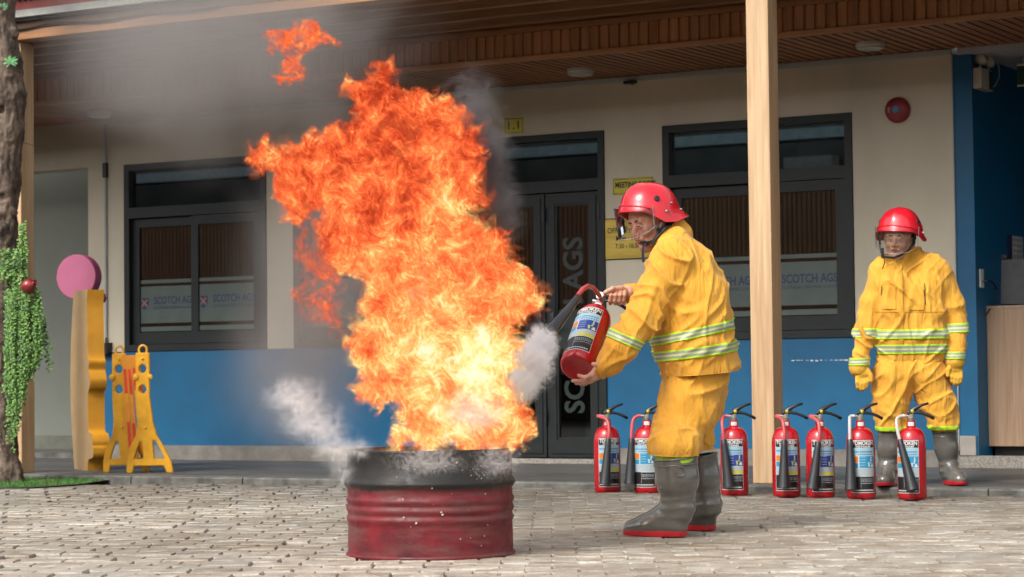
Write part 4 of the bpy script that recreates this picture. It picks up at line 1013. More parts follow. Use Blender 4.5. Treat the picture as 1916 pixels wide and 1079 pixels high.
for i, (xa2, xb2, yb) in enumerate(((-30, -19, 865), (-21, -8, 870), (-12, 4, 848), (-3, 12, 850))):
    mb = MB(); d0 = .07-.018*i; w_ = 4.4/S
    za2, zb3 = (884-664)/S, (884-yb)/S
    x0, x1 = (xa2+4)/S, (xb2+6)/S
    vs = [(x0-w_, d0-.008, za2), (x0+w_, d0-.008, za2), (x1+w_, d0-.008, zb3), (x1-w_, d0-.008, zb3), (x0-w_, d0+.008, za2), (x0+w_, d0+.008, za2), (x1+w_, d0+.008, zb3), (x1-w_, d0+.008, zb3)]
    so_ = mb.add(vs, [(0, 1, 2, 3), (7, 6, 5, 4), (0, 4, 5, 1), (1, 5, 6, 2), (2, 6, 7, 3), (3, 7, 4, 0)]).build('slat', m_ora, bar)
    for u0, u1, M in ((.13, .36, m_stripe), (.62, .86, m_stripe), (.36, .44, m_yel)):
        mb = MB(); q = lambda u, s_: (x0+(x1-x0)*u+s_*w_*.62, d0-.0095, za2+(zb3-za2)*u)
        mb.add([q(u0, -1), q(u0, 1), q(u1, 1), q(u1, -1)], [(0, 1, 2, 3)]).build('reflector', M, so_)

# ================================================================== tall orange board with a pink disc (seen from its edge)
m_obd = mat('board_orange_edge', (0.66, 0.30, 0.02), 0.45, var=0.05); m_obf = mat('board_tan_back', (0.36, 0.23, 0.10), 0.6, var=0.06)
q0 = onZ(165, 880, HP); S2 = 4300/float((q0-CP)@CF)
bo = thing('display_board', 'tall orange cutout board with a wavy edge, seen from its narrow side', 'display board', (float(q0[0]), float(q0[1]), HP), _th)
# outline: (distance along the board, height); board runs away from the viewer to the left
edge_pts = [(0.0, 545), (-.02, 575), (-.01, 620), (.0, 668), (.03, 680), (.015, 695), (.03, 702), (.05, 715), (.035, 730), (.0, 742), (.0, 795), (.02, 812), (.08, 815), (.11, 828), (.11, 838), (.125, 842), (.115, 858), (.04, 862), (0.0, 866), (-.02, 884)]
th_ = .13
dv = Vector((math.cos(math.radians(118)), math.sin(math.radians(118)), 0))   # along the face, away from the viewer
nv = Vector((math.cos(math.radians(28)), math.sin(math.radians(28)), 0))     # thickness direction
Wb = .34
def bpnt(u, py, n): 
    b_ = dv*(-u)+nv*n; return (b_.x+.0, b_.y, (884-py)/S2)
mb = MB(); vs = []; n_ = len(edge_pts)
front = [bpnt(u, y, 0) for u, y in edge_pts]; 
# dense smooth outline
def smooth(pts, k=6):
    out = []
    for i in range(len(pts)-1):
        a, b_ = np.array(pts[i]), np.array(pts[i+1]); pa, nb = np.array(pts[max(i-1, 0)]), np.array(pts[min(i+2, len(pts)-1)])
        for q in range(k):
            u = q/k; out.append(.5*((2*a)+(b_-pa)*u+(2*pa-5*a+4*b_-nb)*u*u+(3*a-pa-3*b_+nb)*u**3))
    return out+[np.array(pts[-1])]
ep = smooth(edge_pts, 5)
rowA = [bpnt(u, y, 0) for u, y in ep]; rowB = [bpnt(u, y, th_) for u, y in ep]
rowC = [bpnt(-Wb-.1*math.sin((884-y)/340*PI), y, 0) for u, y in ep]; rowD = [bpnt(-Wb-.1*math.sin((884-y)/340*PI), y, th_) for u, y in ep]
k = len(ep); mb.add(rowA+rowB, [(i, i+1, k+i+1, k+i) for i in range(k-1)], 0)
mb.add(rowA+rowC, [(i, i+1, k+i+1, k+i) for i in range(k-1)], 1); mb.add(rowB+rowD, [(i, i+1, k+i+1, k+i) for i in range(k-1)], 0); mb.add(rowC+rowD, [(i, i+1, k+i+1, k+i) for i in range(k-1)], 0)
mb.add([rowA[0], rowB[0], rowD[0], rowC[0]], [(0, 1, 2, 3)], 0); mb.add([rowA[-1], rowB[-1], rowD[-1], rowC[-1]], [(0, 1, 2, 3)], 0)
o = mb.build('board', [m_obd, m_obf], bo, smooth=True, ang=30)
# pink disc beside the board top
pd = J(148, 518, float((q0-CP)@CF)+.55); m_pink = mat('pink_paint', (0.40, 0.10, 0.19), 0.5, var=0.03); m_pink2 = mat('pink_edge', (0.36, 0.07, 0.16), 0.45)
dk = thing('pink_disc', 'round thick pink disc standing behind the top of the orange board', 'display disc', tuple(map(float, pd)), _th+math.radians(-20))
R_ = 43/S2; Mx = Matrix.Rotation(PI/2, 3, 'X')
MB().lathe([(0, .05), (R_*.97, .05), (R_, .045)], 64, M=Mx).build('face', m_pink, dk, smooth=True, ang=20)
MB().lathe([(R_, .045), (R_, -.045), (R_*.97, -.05), (0, -.05)], 64, M=Mx).build('rim', m_pink2, dk, smooth=True, ang=20)
MB().box(-.03, .03, -.02, .02, -(884-518)/S2, -R_*.8).build('support', m_pink2, dk)
kn = MB(); kn.lathe([(0, .04), (.03, .035), (.045, 0), (.03, -.035), (0, -.04)], 20, (R_*.92, .06, -R_*.95)); kn.build('knob', m_pink2, dk, smooth=True)

# ================================================================== people
def clothmat(name, col, dark):
    M, N, out = newmat(name); L = N.links.new
    b = nd(N, 'ShaderNodeBsdfPrincipled', i_Roughness=.78); L(b.outputs[0], out.inputs[0]); b.inputs['Sheen Weight'].default_value = .15; b.inputs['Specular IOR Level'].default_value = .3
    tc = nd(N, 'ShaderNodeTexCoord')
    n1 = nd(N, 'ShaderNodeTexNoise', i_Scale=5.0, i_Detail=5.0); L(tc.outputs['Object'], n1.inputs['Vector'])
    r = ramp(N, [(.3, dark), (.6, col), (.8, mul(col, 1.08))]); L(n1.outputs['Fac'], r.inputs[0]); L(r.outputs[0], b.inputs['Base Color'])
    mpc = nd(N, 'ShaderNodeMapping'); mpc.inputs['Rotation'].default_value = (.5, .7, .3); mpc.inputs['Scale'].default_value = (1, 1, .32); L(tc.outputs['Object'], mpc.inputs[0])
    n2 = nd(N, 'ShaderNodeTexNoise', i_Scale=19.0, i_Detail=3.0, i_Roughness=.5, i_Distortion=.5); L(mpc.outputs[0], n2.inputs['Vector'])
    rg = nd(N, 'ShaderNodeMath', operation='SUBTRACT'); L(n2.outputs['Fac'], rg.inputs[0]); rg.inputs[1].default_value = .5
    ab = nd(N, 'ShaderNodeMath', operation='ABSOLUTE'); L(rg.outputs[0], ab.inputs[0])
    bp = nd(N, 'ShaderNodeBump', i_Strength=.6, i_Distance=.04); L(ab.outputs[0], bp.inputs['Height'])
    n3 = nd(N, 'ShaderNodeTexNoise', i_Scale=900.0, i_Detail=1.0); L(tc.outputs['Object'], n3.inputs['Vector'])
    bp2 = nd(N, 'ShaderNodeBump', i_Strength=.15, i_Distance=.002); L(n3.outputs['Fac'], bp2.inputs['Height']); L(bp.outputs[0], bp2.inputs['Normal']); L(bp2.outputs[0], b.inputs['Normal'])
    return M
m_cloth = clothmat('yellow_cloth', (0.70, 0.35, 0.038), (0.61, 0.28, 0.027))
m_thread = mat('seam_thread', (0.55, 0.26, 0.02), .8)
m_bandm, N, out = newmat('reflective_tape'); L = N.links.new
b = nd(N, 'ShaderNodeBsdfPrincipled', i_Roughness=.4); L(b.outputs[0], out.inputs[0]); uvn = nd(N, 'ShaderNodeUVMap', uv_map='t'); sp = nd(N, 'ShaderNodeSeparateXYZ'); L(uvn.outputs[0], sp.inputs[0])
LIME, SILV, LIM2 = (0.42, 0.72, 0.02), (0.30, 0.31, 0.26), (0.52, 0.62, 0.28)
r = ramp(N, [(0, LIME), (.17, SILV), (.40, LIM2), (.60, SILV), (.83, LIME)], 'CONSTANT'); L(sp.outputs[1], r.inputs[0]); L(r.outputs[0], b.inputs['Base Color'])
m_lime = mat('lime_trim', (0.42, 0.70, 0.03), .5)
def skinmat(name, col):
    M, N, out = newmat(name); L = N.links.new
    b = nd(N, 'ShaderNodeBsdfPrincipled', i_Roughness=.48); L(b.outputs[0], out.inputs[0])
    b.inputs['Subsurface Weight'].default_value = .12; b.inputs['Subsurface Radius'].default_value = (.012, .005, .003); b.inputs['Subsurface Scale'].default_value = .6
    tc = nd(N, 'ShaderNodeTexCoord'); n1 = nd(N, 'ShaderNodeTexNoise', i_Scale=22.0, i_Detail=5.0); L(tc.outputs['Object'], n1.inputs['Vector'])
    r = ramp(N, [(.3, mul(col, .72)), (.55, col), (.8, (min(1, col[0]*1.15), col[1]*.98, col[2]*.95))]); L(n1.outputs['Fac'], r.inputs[0]); L(r.outputs[0], b.inputs['Base Color'])
    n2 = nd(N, 'ShaderNodeTexNoise', i_Scale=90.0, i_Detail=3.0); L(tc.outputs['Object'], n2.inputs['Vector'])
    bp = nd(N, 'ShaderNodeBump', i_Strength=.2, i_Distance=.003); L(n2.outputs['Fac'], bp.inputs['Height']); L(bp.outputs[0], b.inputs['Normal'])
    return M
m_skin = skinmat('skin', (0.64, 0.34, 0.245)); m_skin2 = skinmat('skin_tanned', (0.62, 0.35, 0.24))
m_lip = skinmat('lips', (0.27, 0.09, 0.075)); m_hair = mat('black_hair', (0.012, 0.010, 0.009), .5, var=.2, scale=60)
m_eye = mat('eye_white', (0.30, 0.25, 0.22), .25, var=.0); m_iris = mat('dark_iris', (0.012, 0.007, 0.005), .15)
m_helm = mat('helmet_red', (0.60, 0.010, 0.022), 0.22, var=0.03, scale=3, coat=.6, rvar=.04)
m_boot = mat('grey_rubber', (0.12, 0.113, 0.098), 0.24, var=.12, scale=7, coat=.6, bump=.15, bscale=20)
m_sole = mat('red_sole', (0.50, 0.012, 0.02), .45); m_strap = mat('black_strap', (0.012, 0.012, 0.012), .6)
m_visor, N, out = newmat('clear_visor'); L = N.links.new
t_ = nd(N, 'ShaderNodeBsdfTransparent'); t_.inputs[0].default_value = (.93, .94, .94, 1); g_ = nd(N, 'ShaderNodeBsdfGlossy', i_Roughness=.06); g_.inputs[0].default_value = (.9, .9, .9, 1)
fr = nd(N, 'ShaderNodeFresnel', i_IOR=1.36); mx = nd(N, 'ShaderNodeMixShader'); L(fr.outputs[0], mx.inputs[0]); L(t_.outputs[0], mx.inputs[1]); L(g_.outputs[0], mx.inputs[2]); L(mx.outputs[0], out.inputs[0])
m_glove = mat('yellow_glove', (0.66, 0.36, 0.035), .85, var=.1, scale=30, bump=.5, bscale=260, bdist=.004)

def folds(seed, amp, regions=(), sc=(7, 7, 4), fine=None):
    """cloth creases: long warped ridges in two slanting directions, stacked creases where cloth bunches (centre, radius, amp, direction, freq)"""
    def f(P):
        if sc[0] > 20: return amp*2*vnoise3(P*np.array(sc), seed+4)
        w_ = np.stack([vnoise3(P*2.6+7, seed+1), vnoise3(P*2.6+19, seed+2), vnoise3(P*2.6+31, seed+3)], -1)
        Pw = P+.09*w_; d = amp*1.5*vnoise3(P*np.array((2.6, 2.6, 2.0)), seed+6); m_ = vnoise3(P*1.9+3, seed+7)
        for i, (a, b_, k_) in enumerate(((.75, .66, 1), (-.7, .7, -1), (.15, .98, 0))):
            ax = CR*a+CU*b_; bx = CR*b_-CU*a
            Q = np.stack([(Pw@ax)*2.3, (Pw@bx)*9.5, (Pw@CF)*7.0], -1)+seed+i*13.7
            n_ = vnoise3(Q, seed+20+i); r1 = np.exp(-(np.abs(n_)/.13)**1.5)
            g_ = ss(-.12, .22, m_*k_+.02) if k_ else .55
            d = d+amp*g_*(1.25*r1-.25)
        for c, rad, a, dr, fq in regions:
            q = P-np.array(c); g_ = np.exp(-(q*q).sum(1)/(rad*rad)); ph = q@(np.array(dr)/np.linalg.norm(dr))
            wob = .030*vnoise3(P*5.5, seed+9)+.012*vnoise3(P*13.0, seed+10); s_ = np.abs(np.sin((ph+wob)*fq*.5*PI))
            d = d+a*g_*(.75+.5*vnoise3(P*8, seed+12))*(1.3*np.exp(-(s_/.42)**2)-.5)
        return d
    return f
def basis(f_dir, up):
    f_ = np.array(f_dir)/np.linalg.norm(f_dir); x_ = np.cross(f_, up); x_ /= np.linalg.norm(x_); z_ = np.cross(x_, f_); return x_, f_, z_
def make_head(t, O, c, fdir, up, skin, mouth_open=0.0, sc=1.0):
    """c: skull centre (world), fdir: where the face looks, up: crown direction"""
    X_, Y_, Z_ = basis(fdir, up)
    W = lambda x, y, z: c+sc*(X_*x+Y_*y+Z_*z)
    e = lambda x, y, z, r, k=.012: ('c', W(x, y, z), W(x, y, z)+1e-5, r*sc, r*sc, k)
    cp = lambda a, b_, ra, rb, k=.012: ('c', W(*a), W(*b_), ra*sc, rb*sc, k)
    pr = [cp((0, -.03, .035), (0, .012, .04), .080, .074, .03), cp((-.018, .02, .03), (.018, .02, .03), .062, .062, .02), cp((0, .035, -.02), (0, .05, -.07), .056, .040, .02),
          cp((-.052, .0, -.045), (-.022, .058, -.098), .026, .020, .02), cp((.052, .0, -.045), (.022, .058, -.098), .026, .020, .02), cp((-.02, .064, -.104), (.02, .064, -.104), .019, .019, .015),
          e(-.038, .062, -.028, .025, .015), e(.038, .062, -.028, .025, .015),                       # cheekbones
          cp((-.040, .078, .026), (.040, .078, .026), .0125, .0125, .012),                            # brow
          cp((0, .088, .010), (0, .106, -.026), .0085, .0125, .008), cp((-.015, .097, -.033), (.015, .097, -.033), .0082, .0082, .006), e(0, .110, -.030, .0115, .005),
          cp((-.020, .088, -.056), (.020, .088, -.056), .0085, .0085, .008), cp((-.016, .085, -.075), (.016, .085, -.075), .0085, .0085, .006),
          e(0, .078, -.098, .020, .01), ('-', W(-.031, .106, .004), .015*sc, .008), ('-', W(.031, .106, .004), .015*sc, .008), ('-', W(0, .1045, -.0655), .0045*sc, .005), ('-', W(-.012, .1045, -.0655), .004*sc, .005), ('-', W(.012, .1045, -.0655), .004*sc, .005),
          cp((-.080, -.005, .012), (-.080, -.002, -.022), .012, .009, .006), cp((.080, -.005, .012), (.080, -.002, -.022), .012, .009, .006),
          cp((0, -.028, -.06), (0, -.045, -.155), .054, .056, .02)]
    me = sdf_mesh('head', pr, .0032, skin, O, .012, folds(77, .0006, sc=(60, 60, 60)))
    hd_ = link('head', me, t)
    R3 = lambda pts, rad, nm, M, n=8, par=hd_: MB().tube([W(*p)-O for p in pts], [r*sc for r in rad], n).build(nm, M, par, smooth=True)
    for s_ in (-1, 1):
        eb = MB(); ce_ = W(s_*.031, .0815, .001)-O
        ey = bmesh.new(); bmesh.ops.create_icosphere(ey, subdivisions=3, radius=.0118*sc); eb.add([tuple(np.array(v.co[:])+ce_) for v in ey.verts], [tuple(v.index for v in f.verts) for f in ey.faces]); ey.free()
        eo = eb.build('eye', m_eye, hd_, smooth=True)
        ic = MB(); pc = W(s_*.031-.002, .0935, .0005)-O; ic.lathe([(0, .0006), (.0045*sc, .0002), (.0052*sc, -.001)], 14, tuple(pc), M=Matrix((tuple(X_), tuple(Z_), tuple(Y_))).transposed()); ic.build('iris', m_iris, hd_, smooth=True)
        # lids
        R3([(s_*.015, .0875, -.0005), (s_*.024, .0945, .0048), (s_*.034, .0945, .0052), (s_*.046, .083, -.001)], [.0026, .0052, .0052, .0026], 'eyelid', skin)
        R3([(s_*.016, .0875, -.003), (s_*.026, .0925, -.0062), (s_*.036, .0915, -.0062), (s_*.046, .083, -.002)], [.0022, .0040, .0040, .0022], 'eyelid', skin)
        R3([(s_*.013, .0925, .0215), (s_*.028, .0945, .0265), (s_*.046, .083, .024)], [.0022, .0034, .0018], 'eyebrow', m_hair)
    R3([(-.021, .0915, -.0600), (-.008, .0990, -.0575), (0, .0985, -.0585), (.008, .0990, -.0575), (.021, .0915, -.0600)], [.0014, .0036, .0034, .0036, .0014], 'upper_lip', m_lip)
    R3([(-.019, .0905, -.0695), (0, .0965, -.0725), (.019, .0905, -.0695)], [.0014, .0042, .0014], 'lower_lip', m_lip)
    # hair at the temples and nape
    hp = [cp((-.074, -.03, .03), (-.074, .012, .02), .016, .012), cp((.074, -.03, .03), (.074, .012, .02), .016, .012), cp((-.05, -.09, .0), (.05, -.09, .0), .03, .03), cp((-.06, -.06, -.03), (.06, -.06, -.03), .024, .024)]
    link('hair', sdf_mesh('hair', hp, .005, m_hair, O, .02, folds(5, .002, sc=(40, 40, 40))), hd_)
    return hd_, W
def make_helmet(t, O, W, sc=1.0, strap=True, drop=.0):
    """shell with brow rim, dropped ear flaps and flared nape; comb ridge; visor; bolts; straps"""
    na, nb = 72, 22; V = []
    def bot(a):           # lower rim height by azimuth (0 front)
        s_ = abs(a)
        r = np.interp(s_, [0, .5, .95, 1.25, 1.6, 2.0, 2.5, PI], [.036, .033, .026, .006, -.026, -.026, -.006, .004]); return r
    def P(a, u, off=0.0):
        zt_ = .170; zb_ = bot(a); ph = u*PI/2
        z = zb_+(zt_-zb_)*math.cos(ph)**.92 if u < 1 else zb_
        s_ = (math.sin(ph))**.80
        rx, ryf, ryb = .128, .142, .158
        # flare outwards near the rim: little peak in front, larger one at the nape
        fl = max(0, (u-.80)/.20)**1.6; fr_ = fl*(.010+.030*max(0, -math.cos(a))**2)
        y = math.cos(a); x = math.sin(a); ry = ryf if y > 0 else ryb
        comb = .006*math.exp(-(x*s_*rx/.016)**2)*min(1, s_*1.0+.4) if u < .82 else 0
        swell = .007*math.exp(-((abs(a)-1.75)/.5)**2)*math.exp(-((u-.78)/.2)**2)
        R_ = s_+0
        q = (x*(rx*R_+fr_+off+swell), y*(ry*R_+fr_+off)-.012, z+comb+off*math.cos(ph)+drop)
        return W(*q)-O
    n = na; vs = []
    for j in range(nb+1):
        for i in range(n): vs.append(P(-PI+2*PI*i/n, max(j/nb, .012)))
    fs = [(j*n+i, j*n+(i+1) % n, (j+1)*n+(i+1) % n, (j+1)*n+i) for j in range(nb) for i in range(n)]+[tuple(range(n))]
    k = len(vs)
    for j in range(nb+1):
        for i in range(n): vs.append(P(-PI+2*PI*i/n, max(j/nb, .012), -.005))
    fs += [(k+j*n+(i+1) % n, k+j*n+i, k+(j+1)*n+i, k+(j+1)*n+(i+1) % n) for j in range(nb) for i in range(n)]
    fs += [(nb*n+i, nb*n+(i+1) % n, k+nb*n+(i+1) % n, k+nb*n+i) for i in range(n)]
    hm = MB().add(vs, fs).build('helmet', m_helm, t, smooth=True, ang=55)
    # rim bead
    MB().tube([P(-PI+2*PI*i/72, 1.0, .001) for i in range(73)], .0032*sc, 8, caps=False).build('rim', m_helm, hm, smooth=True)
    # raised brow band
    MB().tube([P(-1.15+2.3*i/24, .86+.05*abs(i-12)/12, .0005) for i in range(25)], .0045*sc, 8).build('brow_band', m_helm, hm, smooth=True)
    for s_ in (-1, 1):
        for a_, u_, r_, M in ((s_*1.42, .66, .013, m_black), (s_*1.72, .86, .0075, m_valve), (s_*2.0, .72, .004, m_valve), (s_*2.5, .88, .004, m_valve)):
            p = P(a_, u_, .002)+O; c0 = W(0, -.01, .05); d = (p-c0); d /= np.linalg.norm(d)
            MB().tube([p-O-d*.006, p-O+d*.004, p-O+d*.0055], [r_*sc, r_*sc, r_*sc*.7], 18).build('bolt' if M is m_valve else 'visor_pivot', M, hm, smooth=True, ang=30)
    # visor
    vv = []; na2, nb2 = 32, 12
    for j in range(nb2+1):
        for i in range(na2+1):
            a = -1.30+2.60*i/na2; u = j/nb2
            z = .058-.155*u*(1-.32*(abs(a)/1.30)**3); r_ = .158-.004*u
            vv.append(W(math.sin(a)*(r_-.018), math.cos(a)*(r_+.006-.012*u), z+drop)-O)
    ff = [(j*(na2+1)+i, j*(na2+1)+i+1, (j+1)*(na2+1)+i+1, (j+1)*(na2+1)+i) for j in range(nb2) for i in range(na2)]
    MB().add(vv, ff).build('visor', m_visor, hm, smooth=True)
    rim = [vv[nb2*(na2+1)+i] for i in range(na2+1)]; lft = [vv[j*(na2+1)] for j in range(nb2+1)]; rgt = [vv[j*(na2+1)+na2] for j in range(nb2+1)]
    MB().tube(lft+rim+rgt[::-1], .0014, 5).build('visor_edge', mat('visor_edge', (.3, .31, .31), .3), hm, smooth=True)
    return hm
def hand_skin(name, t, O, prims, M, h=.0028, k=.006): return link(name, sdf_mesh(name, prims, h, M, O, k, folds(15, .0004, sc=(70, 70, 70))), t)

# ---- the bending man with the extinguisher ----------------------------------
DN = float((onZ(1232, 1004, 0)-CP)@CF); DF = float((onZ(1322, 993, 0)-CP)@CF)
O1 = onZ(1270, 999, 0.0).copy(); O1[2] = 0
man = thing('person', 'man in yellow suit and red helmet bending forward, spraying the fire with an extinguisher', 'person', tuple(map(float, O1)))
D0 = 10.27
C_ = lambda a, b_, ra, rb, k=None: ('c', J(*a), J(*b_), ra, rb)+((k,) if k else ())
jk = []
for dd in (-.085, .085):
    ch_ = [(1312, 682, .158), (1299, 640, .170), (1296, 600, .162), (1293, 555, .152), (1279, 503, .122), (1262, 462, .078)]
    for (a, b_, r0), (c, d, r1) in zip(ch_, ch_[1:]): jk.append(C_((a, b_, D0+dd), (c, d, D0+dd), r0, r1, .03))
jk += [C_((1311, 680, D0-.07), (1311, 680, D0+.07), .164, .164, .03), C_((1258, 492, 10.11), (1262, 492, 10.42), .088, .085, .05),
       C_((1254, 496, 10.09), (1203, 600, 10.02), .090, .076, .04), C_((1203, 600, 10.02), (1166, 645, 9.98), .076, .070, .03), C_((1166, 645, 9.98), (1139, 681, 9.99), .066, .058, .03),
       C_((1258, 498, 10.44), (1238, 548, 10.50), .085, .068, .04), C_((1238, 548, 10.50), (1187, 551, 10.44), .066, .056, .03)]
fold1 = folds(21, .0125, [(J(1190, 640, 10.0), .10, .005, J(1139, 681, 10)-J(1203, 600, 10), 22), (J(1262, 540, 10.05), .13, .008, CU*.8+CR*.6, 13), (J(1235, 640, 10.1), .12, .006, CU, 15), (J(1330, 560, 10.1), .16, .006, CU*.6-CR*.9, 10), (J(1290, 690, 10.1), .12, .004, CR, 16)])
jme = sdf_mesh('jacket', jk, .0052, m_cloth, O1, .03, fold1)
# the hem is cut open and flat instead of a rounded capsule end
def hemcut(me, O, p, n, p2=None, n2=None, near=None):
    bm = bmesh.new(); bm.from_mesh(me); g_ = bm.verts[:]+bm.edges[:]+bm.faces[:]
    if near is not None: 
        vs = [v for v in bm.verts if near(np.array(v.co[:])+O)]; s_ = set(vs); g_ = vs+[e for e in bm.edges if e.verts[0] in s_ and e.verts[1] in s_]+[f for f in bm.faces if all(v in s_ for v in f.verts)]
    r = bmesh.ops.bisect_plane(bm, geom=g_, plane_co=Vector(p-O), plane_no=Vector(n), clear_outer=True)
    ed = [e for e in bm.edges if e.is_boundary]
    ex = bmesh.ops.extrude_edge_only(bm, edges=ed); c = sum((v.co for v in {v for e in ed for v in e.verts}), Vector())/max(1, len({v for e in ed for v in e.verts}))
    bm.to_mesh(me); bm.free(); me.polygons.foreach_set('use_smooth', [True]*len(me.polygons)); return me
dwn = np.cross(J(1384, 691, D0)-J(1240, 702, D0), CF); dwn /= np.linalg.norm(dwn); dwn = -dwn if dwn[2] > 0 else dwn
hemcut(jme, O1, J(1312, 697, D0), dwn, near=lambda p: p[2] < .85 and ((p-J(1312, 697, D0))@CR) > -.26)
j1 = link('jacket', jme, man)
# limb cuffs
def band(me, O, pa, pb, hw, near, nm='reflective_band', off=.004, par=None, M=None):
    n_ = np.cross(pb-pa, CF); n_ /= np.linalg.norm(n_); n_ = n_ if n_[2] > 0 else -n_; c = (pa+pb)/2
    o = link(nm, clip_patch(nm, me, [(c+n_*hw, n_), (c-n_*hw, -n_)], off, M or m_bandm, O, near, lambda q: float(np.clip(((q-c)@n_)/hw*.5+.5, .001, .999))), par); return o
torso = lambda q: (np.array(q[:])-J(1215, 600, 10.2))@CR > -.01+0*1 and ((np.array(q[:])-J(1290, 640, 10.2))@CF > -.32)
def in_torso(q):
    q = np.array(q[:]); a, b_ = J(1300, 700, D0), J(1296, 560, D0); d = b_-a; u = np.clip((q-a)@d/(d@d), 0, 1); w_ = q-a-u*d; return abs(w_@CR) < .225
band(jme, O1, J(1209, 640, 10.2), J(1376, 604, 10.2), .0205, in_torso, par=j1)
band(jme, O1, J(1209, 669, 10.2), J(1376, 646, 10.2), .0225, in_torso, par=j1)
def near_seg(a, b_, r):
    d = b_-a
    def f(q): q = np.array(q[:]); u = np.clip((q-a)@d/(d@d), 0, 1); return np.linalg.norm(q-a-u*d) < r
    return f
band(jme, O1, J(1150, 626, 10.0), J(1199, 647, 10.0), .020, near_seg(J(1190, 615, 10.0), J(1150, 665, 9.98), .10), par=j1)
# seams: yoke seam and back pleat line laid on the cloth
def seam(me, O, pa, pb, vd, hw, near, M=m_thread, nm='seam', off=.0006, par=None):
    n_ = np.cross(pb-pa, vd); n_ /= np.linalg.norm(n_); c = (pa+pb)/2
    return link(nm, clip_patch(nm, me, [(c+n_*hw, n_), (c-n_*hw, -n_)], off, M, O, near), par)
seam(jme, O1, J(1262, 470, 10), J(1300, 540, 10), CF, .0016, near_seg(J(1262, 470, 10.05), J(1296, 530, 10.1), .05), par=j1)
# collar
cl_ = [C_((1262, 441, 10.28), (1250, 424, 10.27), .082, .073), C_((1250, 424, 10.27), (1245, 414, 10.265), .073, .070)]
cme = sdf_mesh('collar', cl_, .006, m_cloth, O1, .02, folds(31, .004))
hemcut(cme, O1, J(1246, 418, 10.265), (J(1240, 408, 10.26)-J(1258, 436, 10.28))*1.0)
link('collar', cme, man)
# trousers
tr_ = [C_((1309, 700, 10.20), (1307, 700, 10.34), .138, .138, .04),
       C_((1298, 712, 10.19), (1288, 765, 10.16), .138, .122, .03), C_((1288, 765, 10.16), (1270, 805, 10.14), .128, .112, .03), C_((1270, 805, 10.14), (1263, 838, DN+.0), .112, .098, .03), C_((1263, 838, DN), (1264, 850, DN), .100, .094, .02),
       C_((1312, 712, 10.36), (1310, 765, 10.40), .125, .092, .03), C_((1310, 765, 10.40), (1306, 815, DF), .090, .072, .03), C_((1306, 815, DF), (1311, 843, DF), .072, .066, .02)]
tme = sdf_mesh('trousers', tr_, .0052, m_cloth, O1, .03, folds(41, .0125, [(J(1262, 825, 10.1), .11, .010, CU*1.0+CR*.25, 19), (J(1255, 770, 10.1), .10, .006, CU*.8-CR*.5, 14), (J(1320, 830, 10.4), .10, .008, CU, 19), (J(1325, 740, 10.15), .13, .006, CU*.5+CR*.8, 10)]))
hemcut(tme, O1, J(1264, 851, DN), -CU, near=lambda p: p[2] < .55)
link('trousers', tme, man)
for (a, b_, r0) in (((1264, 850, DN), (1264, 855, DN), .092),):
    link('lime_cuff', sdf_mesh('lime_cuff', [C_(a, b_, r0+.002, r0+.002)], .005, m_lime, O1, .01, folds(51, .003)), man)
